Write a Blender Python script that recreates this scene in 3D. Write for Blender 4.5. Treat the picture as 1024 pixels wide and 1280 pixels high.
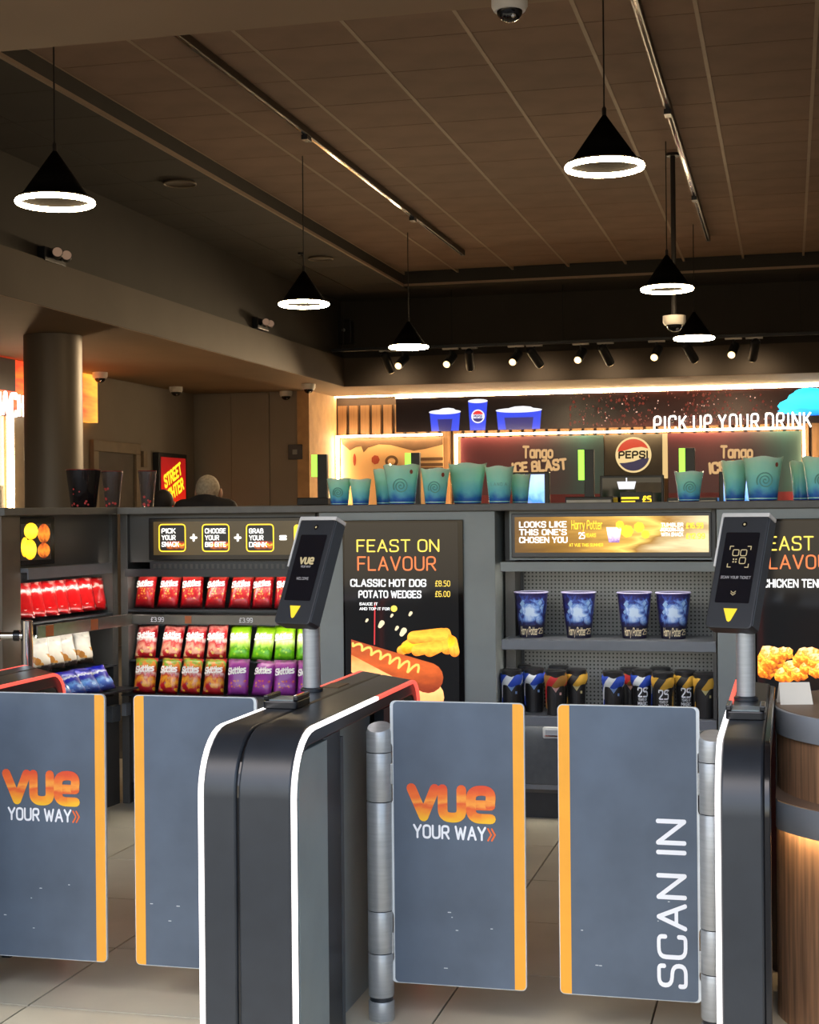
import bpy, bmesh, math, random
from mathutils import Vector, Matrix
random.seed(7)
for o in list(bpy.data.objects): bpy.data.objects.remove(o)
scene = bpy.context.scene
COL = scene.collection
# ---------------------------------------------------------------- camera, world, sun, exposure
FPX, EYE, ROLL, HOR = 1900.0, 1.45, 0.0095, 637.0
YAW = math.radians(14.04)
FW = Vector((-math.sin(YAW), math.cos(YAW), 0)); RT = Vector((math.cos(YAW), math.sin(YAW), 0)); UPV = Vector((0, 0, 1))
cam_d = bpy.data.cameras.new('camera'); cam = bpy.data.objects.new('camera', cam_d); COL.objects.link(cam)
cam_d.sensor_fit = 'AUTO'; cam_d.sensor_width = 36.0; cam_d.lens = 36.0*FPX/1280.0
cam_d.shift_y = (HOR-640.0)/1280.0; cam_d.clip_start = 0.05; cam_d.clip_end = 200
r_ = (RT-UPV*ROLL).normalized(); u_ = (UPV+RT*ROLL).normalized(); b_ = -FW
M4 = Matrix((r_, u_, b_)).transposed().to_4x4(); M4.translation = (0, 0, EYE); cam.matrix_world = M4
scene.camera = cam
w = bpy.data.worlds.new('daylight'); scene.world = w; w.use_nodes = True
wn = w.node_tree.nodes; wn.clear()
sky = wn.new('ShaderNodeTexSky'); sky.sky_type = 'NISHITA'; sky.sun_disc = False
sky.sun_elevation = math.radians(52); sky.sun_rotation = math.radians(200); sky.air_density = 1.0; sky.dust_density = 2.0
bg = wn.new('ShaderNodeBackground'); bg.inputs['Strength'].default_value = 0.27
wo = wn.new('ShaderNodeOutputWorld')
w.node_tree.links.new(sky.outputs[0], bg.inputs[0]); w.node_tree.links.new(bg.outputs[0], wo.inputs[0])
sun_d = bpy.data.lights.new('sun', 'SUN'); sun_d.energy = 0.6; sun_d.angle = math.radians(0.6); sun_d.color = (1.0, 0.86, 0.68)
sun = bpy.data.objects.new('sun', sun_d); COL.objects.link(sun)
SUN_DIR = Vector((0.12, 0.56, -0.82)); sun.rotation_euler = SUN_DIR.to_track_quat('-Z', 'Y').to_euler(); sun.location = (0, -3, 8)
vs = scene.view_settings
vs.view_transform = 'Standard'; vs.look = 'None'; vs.exposure = 0.75; vs.gamma = 1.0; vs.use_curve_mapping = False

# ---------------------------------------------------------------- pixel helpers (a pixel gives a direction; a plane gives the distance)
def ray(x, y):
    dx, dy = x-512.0, y-HOR
    u = dx-ROLL*dy; v = dy+ROLL*dx
    return FW+RT*(u/FPX)-UPV*(v/FPX)
CAMP = Vector((0, 0, EYE))
def at_t(x, y, t): d = ray(x, y); return CAMP+d*(t/d.y)
def at_s(x, y, s): d = ray(x, y); return CAMP+d*(s/d.x)
def at_z(x, y, z): d = ray(x, y); return CAMP+d*((z-EYE)/d.z)
def at_Z(x, y, Z): return CAMP+ray(x, y)*Z

# ---------------------------------------------------------------- materials
def lin(r, g, b):
    f = lambda c: (c/255.0)/12.92 if c/255.0 <= 0.04045 else ((c/255.0+0.055)/1.055)**2.4
    return (f(r), f(g), f(b), 1.0)
def nodes(name):
    m = bpy.data.materials.new(name); m.use_nodes = True
    nt = m.node_tree; b = nt.nodes['Principled BSDF']
    return m, nt, b
def mat(name, col, rough=0.5, metal=0.0, var=0.12, scale=8.0, bump=0.0, stretch=(1, 1, 1), spec=0.5, trans=0.0, alpha=1.0, coat=0.0):
    m, nt, b = nodes(name); L = nt.links.new
    tc = nt.nodes.new('ShaderNodeTexCoord'); mp = nt.nodes.new('ShaderNodeMapping'); mp.inputs['Scale'].default_value = stretch
    nz = nt.nodes.new('ShaderNodeTexNoise'); nz.inputs['Scale'].default_value = scale; nz.inputs['Detail'].default_value = 5
    L(tc.outputs['Object'], mp.inputs['Vector']); L(mp.outputs[0], nz.inputs['Vector'])
    rp = nt.nodes.new('ShaderNodeValToRGB'); rp.color_ramp.elements[0].position = 0.3; rp.color_ramp.elements[1].position = 0.7
    rp.color_ramp.elements[0].color = tuple(c*(1-var) for c in col[:3])+(1,); rp.color_ramp.elements[1].color = tuple(min(1, c*(1+var)) for c in col[:3])+(1,)
    L(nz.outputs['Fac'], rp.inputs['Fac']); L(rp.outputs[0], b.inputs['Base Color'])
    b.inputs['Roughness'].default_value = rough; b.inputs['Metallic'].default_value = metal
    b.inputs['Specular IOR Level'].default_value = spec; b.inputs['Transmission Weight'].default_value = trans; b.inputs['Alpha'].default_value = alpha
    b.inputs['Coat Weight'].default_value = coat
    if bump:
        bp = nt.nodes.new('ShaderNodeBump'); bp.inputs['Strength'].default_value = bump; bp.inputs['Distance'].default_value = 0.004
        L(nz.outputs['Fac'], bp.inputs['Height']); L(bp.outputs[0], b.inputs['Normal'])
    return m
def emit(name, col, strength, base=(0.02, 0.02, 0.02, 1)):
    m, nt, b = nodes(name); b.inputs['Base Color'].default_value = base; b.inputs['Roughness'].default_value = 0.4
    b.inputs['Emission Color'].default_value = col; b.inputs['Emission Strength'].default_value = strength
    return m
def ramp_mat(name, stops, coord='Generated', axis=2, rough=0.35, emission=0.0, noise=0.0, nscale=6.0, bump=0.0, spec=0.5, gscale=(1, 1, 1), interp='LINEAR', trans=0.0, coat=0.0):
    """colour by position along one axis of the object, broken up by noise"""
    m, nt, b = nodes(name); L = nt.links.new
    tc = nt.nodes.new('ShaderNodeTexCoord'); mp = nt.nodes.new('ShaderNodeMapping'); mp.inputs['Scale'].default_value = gscale
    L(tc.outputs[coord], mp.inputs['Vector'])
    sp = nt.nodes.new('ShaderNodeSeparateXYZ'); L(mp.outputs[0], sp.inputs[0])
    nz = nt.nodes.new('ShaderNodeTexNoise'); nz.inputs['Scale'].default_value = nscale; nz.inputs['Detail'].default_value = 4
    L(mp.outputs[0], nz.inputs['Vector'])
    ma = nt.nodes.new('ShaderNodeMath'); ma.operation = 'MULTIPLY_ADD'; ma.inputs[1].default_value = noise*2
    sb = nt.nodes.new('ShaderNodeMath'); sb.operation = 'SUBTRACT'; sb.inputs[1].default_value = noise
    L(nz.outputs['Fac'], ma.inputs[0]); L(sp.outputs[axis], ma.inputs[2]); L(ma.outputs[0], sb.inputs[0])
    rp = nt.nodes.new('ShaderNodeValToRGB'); cr = rp.color_ramp; cr.interpolation = interp
    while len(cr.elements) < len(stops): cr.elements.new(0.5)
    for e, (p, c) in zip(cr.elements, stops): e.position = p; e.color = c
    L(sb.outputs[0], rp.inputs['Fac']); L(rp.outputs[0], b.inputs['Base Color'])
    b.inputs['Roughness'].default_value = rough; b.inputs['Specular IOR Level'].default_value = spec; b.inputs['Transmission Weight'].default_value = trans
    b.inputs['Coat Weight'].default_value = coat
    if emission:
        L(rp.outputs[0], b.inputs['Emission Color']); b.inputs['Emission Strength'].default_value = emission
    if bump:
        bp = nt.nodes.new('ShaderNodeBump'); bp.inputs['Strength'].default_value = bump; L(nz.outputs['Fac'], bp.inputs['Height']); L(bp.outputs[0], b.inputs['Normal'])
    return m
K = {}
K['black'] = mat('black satin metal', lin(36, 40, 45), 0.36, 0.0, 0.1, 20)
K['black_gloss'] = mat('black gloss plastic', lin(22, 22, 24), 0.18, 0, 0.1, 10)
K['charcoal'] = mat('charcoal powder coat', lin(72, 76, 80), 0.5, 0, 0.12, 30, 0.05)
K['side'] = mat('dark grey side sheet', lin(136, 146, 146), 0.45, 0, 0.08, 6)
K['leaf'] = mat('grey blue gate film', lin(82, 94, 109), 0.42, 0, 0.16, 5, 0.03)
K['edge'] = mat('pale acrylic edge', lin(205, 210, 210), 0.3)
K['orange'] = mat('orange safety film', lin(246, 168, 48), 0.5, 0, 0.04, 12)
K['steel'] = mat('brushed steel', lin(172, 174, 174), 0.36, 0.45, 0.08, 14, 0.05, (1, 1, 12))
K['chrome'] = mat('chrome', lin(215, 215, 215), 0.08, 1.0, 0.03)
K['white_print'] = mat('white print', lin(240, 242, 245), 0.6, 0, 0.02)
K['led_white'] = emit('white strip light', (1.0, 0.94, 0.93, 1), 1.6)
K['led_red'] = emit('red strip light', (1.0, 0.10, 0.07, 1), 0.9)
K['led_warm'] = emit('warm strip light', (1.0, 0.74, 0.42, 1), 24.0)
K['led_neutral'] = emit('neutral shelf light', (1.0, 0.93, 0.82, 1), 17.0)
K['ring'] = emit('pendant ring light', (1.0, 0.75, 0.45, 1), 46.0)
K['counter'] = mat('grey laminate', lin(138, 144, 142), 0.42, 0, 0.1, 4, 0.03)
K['counter_dark'] = mat('dark laminate', lin(74, 72, 69), 0.35, 0, 0.12, 3)
K['counter_top'] = mat('dark worktop edge', lin(92, 90, 85), 0.45, 0, 0.1, 20)
K['shelf'] = mat('grey steel shelf', lin(118, 122, 128), 0.4, 0.2, 0.08, 10)
K['rail'] = mat('clear price rail', lin(120, 118, 112), 0.2, 0.4, 0.1, 10)
K['ceil'] = mat('brown ceiling tile', lin(132, 106, 88), 0.9, 0, 0.12, 3, 0.25)
K['grid'] = mat('ceiling grid bar', lin(156, 134, 112), 0.7, 0, 0.05)
K['ceil_dark'] = mat('dark ceiling paint', lin(56, 51, 45), 0.85, 0, 0.1, 2, 0.1)
K['bulk'] = mat('bulkhead paint', lin(84, 73, 62), 0.8, 0, 0.08, 2)
K['soffit'] = mat('soffit paint', lin(142, 118, 92), 0.75, 0, 0.06, 2)
K['wall'] = mat('taupe wall paint', lin(142, 132, 120), 0.8, 0, 0.06, 2)
K['column'] = mat('brown column cladding', lin(110, 98, 84), 0.45, 0.2, 0.08, 2, 0, (1, 1, 0.2))
K['grout'] = mat('dark floor joint', lin(80, 76, 68), 0.9)
K['white_plastic'] = mat('white plastic', lin(225, 220, 210), 0.4)
K['cord'] = mat('black cable', lin(34, 30, 27), 0.6)
K['shade'] = mat('dark pendant cone', lin(9, 8, 7), 0.9, spec=0.05)
K['green_led'] = emit('green status light', lin(150, 245, 70), 1.3)

# ---------------------------------------------------------------- objects
def obj(name, me, m, parent=None, loc=None, rot=None):
    o = bpy.data.objects.new(name, me); COL.objects.link(o)
    if m is not None and not me.materials: me.materials.append(m)
    if parent is not None: o.parent = parent
    if loc is not None: o.location = loc
    if rot is not None: o.rotation_euler = rot
    return o
LABELS = {}
def tag(o, label=None, cat=None, group=None, kind=None):
    if label: o['label'] = label; LABELS[label] = LABELS.get(label, 0)+1
    if cat: o['category'] = cat
    if group: o['group'] = group
    if kind: o['kind'] = kind
    return o
def thing(name, label, cat, loc=(0, 0, 0), rotz=0.0, group=None):
    o = bpy.data.objects.new(name, None); COL.objects.link(o); o.empty_display_size = 0.1
    o.location = loc; o.rotation_euler = (0, 0, rotz)
    return tag(o, label, cat, group)
def clone(root, loc=None, rot=None, label=None):
    def cp(o, parent):
        c = o.copy(); COL.objects.link(c); c.parent = parent
        for ch in [k for k in o.children]: cp(ch, c)
        return c
    r = cp(root, None)
    if loc is not None: r.location = loc
    if rot is not None: r.rotation_euler = rot
    if label: r['label'] = label
    return r

class MB:
    def __init__(s): s.v = []; s.f = []
    def add(s, vs, fs):
        n = len(s.v); s.v += [tuple(p) for p in vs]; s.f += [tuple(i+n for i in f) for f in fs]; return s
    def box(s, x0, x1, y0, y1, z0, z1):
        return s.add([(x0, y0, z0), (x1, y0, z0), (x1, y1, z0), (x0, y1, z0), (x0, y0, z1), (x1, y0, z1), (x1, y1, z1), (x0, y1, z1)],
                     [(0, 3, 2, 1), (4, 5, 6, 7), (0, 1, 5, 4), (1, 2, 6, 5), (2, 3, 7, 6), (3, 0, 4, 7)])
    def prism(s, poly, a0, a1, axis='x'):
        """poly: 2D outline; axis x -> (y,z), axis y -> (x,z), axis z -> (x,y)"""
        def P(p, a): return (a, p[0], p[1]) if axis == 'x' else ((p[0], a, p[1]) if axis == 'y' else (p[0], p[1], a))
        n = len(poly); vs = [P(p, a0) for p in poly]+[P(p, a1) for p in poly]
        fs = [tuple(range(n))[::-1], tuple(range(n, 2*n))]+[(i, (i+1) % n, n+(i+1) % n, n+i) for i in range(n)]
        return s.add(vs, fs)
    def band(s, outer, inner, a0, a1, axis='x'):
        """open strip between two matching outlines, extruded along axis"""
        def P(p, a): return (a, p[0], p[1]) if axis == 'x' else ((p[0], a, p[1]) if axis == 'y' else (p[0], p[1], a))
        n = len(outer); vs = []
        for a in (a0, a1): vs += [P(p, a) for p in outer]+[P(p, a) for p in inner]
        fs = []
        for i in range(n-1):
            o, k, j = i, n+i, 2*n
            fs += [(o, o+1, k+1, k), (j+o, j+k, j+k+1, j+o+1), (o, j+o, j+o+1, o+1), (k, k+1, j+k+1, j+k)]
        fs += [(0, n, 3*n, 2*n), (n-1, 3*n-1, 4*n-1, 2*n-1)]
        return s.add(vs, fs)
    def lathe(s, prof, seg=20, c=(0, 0, 0), capb=True, capt=True, fn=None):
        vs = []
        for r, z in prof:
            for k in range(seg):
                a = 2*math.pi*k/seg
                p = Vector((r*math.cos(a), r*math.sin(a), z))
                if fn: p = fn(p, a)
                vs.append((c[0]+p.x, c[1]+p.y, c[2]+p.z))
        fs = []
        for i in range(len(prof)-1):
            for k in range(seg): fs.append((i*seg+k, i*seg+(k+1) % seg, (i+1)*seg+(k+1) % seg, (i+1)*seg+k))
        if capb: fs.append(tuple(range(seg))[::-1])
        if capt: fs.append(tuple(range((len(prof)-1)*seg, len(prof)*seg)))
        return s.add(vs, fs)
    def tube(s, pts, r, seg=8, cap=True):
        pts = [Vector(p) for p in pts]; n = len(pts); vs = []
        rr = r if isinstance(r, (list, tuple)) else [r]*n
        up = None
        for i, p in enumerate(pts):
            d = (pts[min(i+1, n-1)]-pts[max(i-1, 0)]).normalized()
            if up is None: up = Vector((0, 0, 1)) if abs(d.z) < 0.9 else Vector((1, 0, 0))
            a = d.cross(up).normalized(); b = a.cross(d).normalized(); up = b
            for k in range(seg):
                t = 2*math.pi*k/seg; vs.append(p+(a*math.cos(t)+b*math.sin(t))*rr[i])
        fs = [(i*seg+k, (i+1)*seg+k, (i+1)*seg+(k+1) % seg, i*seg+(k+1) % seg) for i in range(n-1) for k in range(seg)]
        if cap: fs += [tuple(range(seg)), tuple(range((n-1)*seg, n*seg))[::-1]]
        return s.add(vs, fs)
    def torus(s, R, r, seg=48, rs=8, c=(0, 0, 0)):
        vs = []
        for i in range(seg):
            a = 2*math.pi*i/seg
            for k in range(rs):
                b = 2*math.pi*k/rs; q = R+r*math.cos(b); vs.append((c[0]+q*math.cos(a), c[1]+q*math.sin(a), c[2]+r*math.sin(b)))
        return s.add(vs, [(i*rs+k, ((i+1) % seg)*rs+k, ((i+1) % seg)*rs+(k+1) % rs, i*rs+(k+1) % rs) for i in range(seg) for k in range(rs)])
    def sphere(s, c, r, seg=12, rings=8, sc=(1, 1, 1)):
        prof = [(math.sin(math.pi*i/rings)*r, -math.cos(math.pi*i/rings)*r) for i in range(rings+1)]
        prof[0] = (r*0.02, -r); prof[-1] = (r*0.02, r)
        return s.lathe([(p[0], p[1]) for p in prof], seg, c, fn=lambda p, a: Vector((p.x*sc[0], p.y*sc[1], p.z*sc[2])))
    def mesh(s, name, smooth=False):
        me = bpy.data.meshes.new(name); me.from_pydata(s.v, [], s.f); me.validate(); me.update()
        bm = bmesh.new(); bm.from_mesh(me); bmesh.ops.recalc_face_normals(bm, faces=bm.faces); bm.to_mesh(me); bm.free()
        if smooth:
            for p in me.polygons: p.use_smooth = True
            try: me.set_sharp_from_angle(angle=math.radians(40))
            except Exception: pass
        return me
    def build(s, name, m, parent=None, loc=None, rot=None, bevel=0.0, smooth=False):
        o = obj(name, s.mesh(name, smooth), m, parent, loc, rot)
        if bevel:
            md = o.modifiers.new('bevel', 'BEVEL'); md.width = bevel; md.segments = 2; md.limit_method = 'ANGLE'; md.angle_limit = math.radians(50)
        return o
def box(name, x0, x1, y0, y1, z0, z1, m, parent=None, bevel=0.0): return MB().box(x0, x1, y0, y1, z0, z1).build(name, m, parent, bevel=bevel)
def struct(o): o['kind'] = 'structure'; return o
def rrect(x0, x1, y0, y1, r, n=4):
    if not isinstance(r, (tuple, list)): r = (r,)*4
    out = []
    for (cx, cy, a0, q) in ((x1, y1, 0, r[0]), (x0, y1, 90, r[1]), (x0, y0, 180, r[2]), (x1, y0, 270, r[3])):
        ox = cx-q if cx == x1 else cx+q; oy = cy-q if cy == y1 else cy+q
        if q <= 0: out.append((cx, cy)); continue
        for i in range(n+1):
            a = math.radians(a0+90*i/n); out.append((ox+q*math.cos(a), oy+q*math.sin(a)))
    return out

# ---------------------------------------------------------------- stroke lettering
def rounded(pts, r, closed=False, n=4):
    out = []; N = len(pts)
    for i in range(N):
        p = Vector(pts[i])
        if not closed and i in (0, N-1): out.append(p); continue
        a = Vector(pts[i-1]); b = Vector(pts[(i+1) % N]); da = (a-p); db = (b-p)
        q = min(r, da.length*0.5, db.length*0.5)
        if q < 1e-4: out.append(p); continue
        p0 = p+da.normalized()*q; p1 = p+db.normalized()*q
        for k in range(n+1):
            t = k/n; out.append(p0*(1-t)**2+p*2*t*(1-t)+p1*t*t)
    return out
GL = {  # glyph: (width, [(points, corner radius, closed)]) on a 6 unit tall cell
 'A': (4, [([(0, 0), (2, 6), (4, 0)], 0, 0), ([(0.75, 2), (3.25, 2)], 0, 0)]),
 'B': (3.6, [([(0, 0), (0, 6), (3.3, 6), (3.3, 3.2), (0, 3.2)], 1.3, 0), ([(0, 3.2), (3.6, 3.2), (3.6, 0), (0, 0)], 1.3, 0)]),
 'C': (3.6, [([(3.6, 4.5), (3.6, 6), (0, 6), (0, 0), (3.6, 0), (3.6, 1.5)], 1.6, 0)]),
 'D': (3.7, [([(0, 0), (0, 6), (3.7, 6), (3.7, 0), (0, 0)], 1.6, 0), ([(0, 0), (0, 6)], 0, 0), ([(0, 6), (1, 6)], 0, 0)]),
 'E': (3.2, [([(3.2, 6), (0, 6), (0, 0), (3.2, 0)], 0, 0), ([(0, 3.1), (2.7, 3.1)], 0, 0)]),
 'F': (3.2, [([(3.2, 6), (0, 6), (0, 0)], 0, 0), ([(0, 3), (2.7, 3)], 0, 0)]),
 'G': (3.7, [([(3.6, 4.6), (3.6, 6), (0, 6), (0, 0), (3.7, 0), (3.7, 2.9), (2, 2.9)], 1.4, 0)]),
 'H': (3.7, [([(0, 0), (0, 6)], 0, 0), ([(3.7, 0), (3.7, 6)], 0, 0), ([(0, 3), (3.7, 3)], 0, 0)]),
 'I': (0.4, [([(0.2, 0), (0.2, 6)], 0, 0)]),
 'J': (3, [([(3, 6), (3, 0), (0, 0), (0, 1.6)], 1.4, 0)]),
 'K': (3.6, [([(0, 0), (0, 6)], 0, 0), ([(3.5, 6), (0, 2.4)], 0, 0), ([(1.3, 3.6), (3.6, 0)], 0, 0)]),
 'L': (3, [([(0, 6), (0, 0), (3, 0)], 0, 0)]),
 'M': (4.6, [([(0, 0), (0, 6), (2.3, 2.2), (4.6, 6), (4.6, 0)], 0, 0)]),
 'N': (3.8, [([(0, 0), (0, 6), (3.8, 0), (3.8, 6)], 0, 0)]),
 'O': (3.7, [([(0, 0), (0, 6), (3.7, 6), (3.7, 0)], 1.7, 1)]),
 'P': (3.5, [([(0, 0), (0, 6), (3.5, 6), (3.5, 2.6), (0, 2.6)], 1.5, 0)]),
 'R': (3.6, [([(0, 0), (0, 6), (3.5, 6), (3.5, 2.8), (0, 2.8)], 1.4, 0), ([(1.8, 2.8), (3.6, 0)], 0, 0)]),
 'S': (3.6, [([(3.5, 4.8), (3.5, 6), (0.1, 6), (0.1, 3.2), (3.6, 2.9), (3.6, 0), (0, 0), (0, 1.3)], 1.4, 0)]),
 'T': (3.7, [([(0, 6), (3.7, 6)], 0, 0), ([(1.85, 6), (1.85, 0)], 0, 0)]),
 'U': (3.7, [([(0, 6), (0, 0), (3.7, 0), (3.7, 6)], 1.7, 0)]),
 'V': (4, [([(0, 6), (2, 0), (4, 6)], 0, 0)]),
 'W': (5.4, [([(0, 6), (1.35, 0), (2.7, 5.2), (4.05, 0), (5.4, 6)], 0, 0)]),
 'Y': (3.8, [([(0, 6), (1.9, 2.8), (3.8, 6)], 0, 0), ([(1.9, 2.8), (1.9, 0)], 0, 0)]),
 '0': (3.4, [([(0, 0), (0, 6), (3.4, 6), (3.4, 0)], 1.6, 1)]),
 '1': (1.4, [([(0, 4.7), (1.4, 6), (1.4, 0)], 0, 0)]),
 '2': (3.4, [([(0, 4.6), (0, 6), (3.4, 6), (3.4, 3.6), (0, 0), (3.4, 0)], 1.1, 0)]),
 '3': (3.4, [([(0, 6), (3.3, 6), (3.3, 3.2), (1.2, 3.2)], 1.2, 0), ([(1.2, 3.2), (3.4, 3.2), (3.4, 0), (0, 0)], 1.2, 0)]),
 '5': (3.4, [([(3.2, 6), (0.2, 6), (0, 3.4), (3.4, 3.4), (3.4, 0), (0, 0)], 1.1, 0)]),
 '6': (3.4, [([(3, 6), (0, 6), (0, 0), (3.4, 0), (3.4, 3.4), (0, 3.4)], 1.3, 0)]),
 '8': (3.4, [([(0, 3.2), (0, 6), (3.4, 6), (3.4, 3.2)], 1.2, 1), ([(0, 0), (0, 3.2), (3.4, 3.2), (3.4, 0)], 1.2, 1)]),
 '9': (3.4, [([(0.4, 0), (3.4, 0), (3.4, 6), (0, 6), (0, 2.6), (3.4, 2.6)], 1.3, 0)]),
 '.': (0.4, [([(0.2, 0), (0.2, 0.15)], 0, 0)]), "'": (0.4, [([(0.2, 6), (0.2, 4.8)], 0, 0)]), '-': (2, [([(0.2, 3), (1.8, 3)], 0, 0)]),
 '+': (3, [([(0, 3), (3, 3)], 0, 0), ([(1.5, 1.5), (1.5, 4.5)], 0, 0)]), '=': (3, [([(0, 3.7), (3, 3.7)], 0, 0), ([(0, 2.3), (3, 2.3)], 0, 0)]),
 '£': (3.4, [([(3.2, 4.8), (3.2, 6), (1, 6), (1, 0)], 1.2, 0), ([(0, 0), (3.4, 0)], 0, 0), ([(0, 3), (2.6, 3)], 0, 0)]),
 '»': (3, [([(0, 4.2), (1.4, 2.1), (0, 0)], 0, 0), ([(1.6, 4.2), (3, 2.1), (1.6, 0)], 0, 0)]),
 'a': (3, [([(0, 0), (0, 4), (3, 4), (3, 0)], 1.3, 1), ([(3, 4), (3, 0)], 0, 0)]),
 'e': (3.2, [([(0, 2.1), (3.2, 2.1), (3.2, 4), (0, 4), (0, 0), (3, 0)], 1.2, 0)]),
 'g': (3, [([(0, 0), (0, 4), (3, 4), (3, 0)], 1.3, 1), ([(3, 4), (3, -1.8), (0.2, -1.8)], 1.2, 0)]),
 'i': (0.4, [([(0.2, 0), (0.2, 4)], 0, 0), ([(0.2, 5.4), (0.2, 5.6)], 0, 0)]),
 'k': (2.9, [([(0, 0), (0, 6)], 0, 0), ([(2.7, 4), (0, 1.6)], 0, 0), ([(1, 2.4), (2.9, 0)], 0, 0)]),
 'l': (0.4, [([(0.2, 0), (0.2, 6)], 0, 0)]),
 'n': (2.9, [([(0, 0), (0, 4), (2.9, 4), (2.9, 0)], 1.3, 0), ([(0, 0), (0, 4)], 0, 0)]),
 'o': (3, [([(0, 0), (0, 4), (3, 4), (3, 0)], 1.4, 1)]),
 'r': (2, [([(0, 0), (0, 4), (2, 4)], 1.1, 0), ([(0, 0), (0, 4)], 0, 0)]),
 's': (2.8, [([(2.7, 4), (0.1, 4), (0.1, 2.2), (2.8, 1.9), (2.8, 0), (0, 0)], 1, 0)]),
 't': (2, [([(0.7, 5.6), (0.7, 0), (2, 0)], 1, 0), ([(0, 4), (2, 4)], 0, 0)]),
 'u': (3.2, [([(0, 4), (0, 0), (3.2, 0), (3.2, 4)], 1.3, 0)]),
 'v': (3.4, [([(0, 4), (1.7, 0.1), (3.4, 4)], 0, 0)]),
 'y': (3.2, [([(0, 4), (1.6, 0.3)], 0, 0), ([(3.2, 4), (1, -1.8)], 0, 0)]),
}
def stroke(mb, pts, hw, closed=False, sharp=True, caps=True):
    """flat ribbon in the local (x,z) plane at y=0 facing -y"""
    P = [Vector(p) for p in pts]
    if closed: P = P+[P[0]]
    n = len(P); lay = [len(mb.f)]
    def yl(): lay[0] += 1; return -2e-5*(lay[0] % 60)          # pieces of one stroke lie on each other like paint layers
    def disc(c):
        k = 10; y = yl(); mb.add([(c.x+hw*math.cos(2*math.pi*i/k), y, c.y+hw*math.sin(2*math.pi*i/k)) for i in range(k)], [tuple(range(k))])
    for i in range(n-1):
        d = P[i+1]-P[i]
        if d.length < 1e-7: continue
        q = Vector((-d.y, d.x)).normalized()*hw
        y = yl(); mb.add([(P[i].x-q.x, y, P[i].y-q.y), (P[i+1].x-q.x, y, P[i+1].y-q.y), (P[i+1].x+q.x, y, P[i+1].y+q.y), (P[i].x+q.x, y, P[i].y+q.y)], [(0, 1, 2, 3)])
        if i > 0 or caps: disc(P[i])
    if caps: disc(P[-1])
def text_mb(txt, h, weight=0.13, gap=1.5, xs=1.0, align='l', slant=0.0):
    """weight: stroke width as a share of height"""
    mb = MB(); k = h/6.0; x = 0.0; hw = h*weight*0.5; strokes = []
    for ch in txt:
        if ch == ' ': x += 2.4*k*xs; continue
        wd, st = GL[ch]
        for pts, r, cl in st:
            q = rounded([(p[0], p[1]) for p in pts], r, bool(cl)) if r else [Vector(p) for p in pts]
            strokes.append(([(x+p.x*k*xs+slant*p.y*k, p.y*k) for p in q], bool(cl)))
        x += (wd*xs+gap)*k
    W = x-gap*k; off = {'l': 0, 'c': -W/2, 'r': -W}[align]
    for q, cl in strokes: stroke(mb, [(a+off, b) for a, b in q], hw, cl)
    mb.w = W
    return mb
def orient(xd, zd=(0, 0, 1)):
    xd = Vector(xd).normalized(); zd = Vector(zd).normalized(); yd = zd.cross(xd)
    return Matrix((xd, yd, zd)).transposed()
def text(txt, h, m, parent, loc, xd=(1, 0, 0), zd=(0, 0, 1), name='lettering', warp=None, width=None, **kw):
    mb = text_mb(txt, h, **kw)
    if width: 
        f = width/mb.w; mb.v = [(a*f, b, c) for a, b, c in mb.v]
    if warp: mb.v = [tuple(warp(Vector(p))) for p in mb.v]
    me = mb_flat(mb, name)
    o = obj(name, me, m, parent, loc); o.rotation_euler = orient(xd, zd).to_euler()
    return o
def mb_flat(mb, name):
    me = bpy.data.meshes.new(name); me.from_pydata(mb.v, [], mb.f); me.update(); return me
def flat(name, poly, m, parent, y, bevel=0):
    """flat print: outline in (x,z) at depth y"""
    mb = MB(); mb.add([(p[0], y, p[1]) for p in poly], [tuple(range(len(poly)))])
    return obj(name, mb_flat(mb, name), m, parent)
def ell(cx, cz, rx, rz, n=20, rot=0.0):
    return [(cx+rx*math.cos(2*math.pi*i/n)*math.cos(rot)-rz*math.sin(2*math.pi*i/n)*math.sin(rot), cz+rx*math.cos(2*math.pi*i/n)*math.sin(rot)+rz*math.sin(2*math.pi*i/n)*math.cos(rot)) for i in range(n)]
ORD = ['first', 'second', 'third', 'fourth', 'fifth', 'sixth', 'seventh', 'eighth', 'ninth', 'tenth']
# ================================================================ THE SETTING
# floor: slab with separate 600 mm tiles
K['slab'] = mat('floor slab', lin(120, 112, 100), 0.8)
K['tile'] = mat('stone grey floor tile', lin(196, 190, 168), 0.42, 0, 0.12, 2.2, 0.06)
floor = struct(MB().box(-9, 4, -14, 20, -0.12, -0.0085).build('floor', K['grout']))
tag(floor, 'large grey stone floor tiles with thin dark joints', 'floor')
tile_me = MB().box(-0.297, 0.297, -0.297, 0.297, -0.009, 0).mesh('floor_tile'); tile_me.materials.append(K['tile'])
for i in range(-5, 7):
    for j in range(-4, 6):
        o = obj('floor_tile', tile_me, None, floor, (-2.19+0.3+0.6*i, 4.668+0.3+0.6*j, 0))
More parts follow.
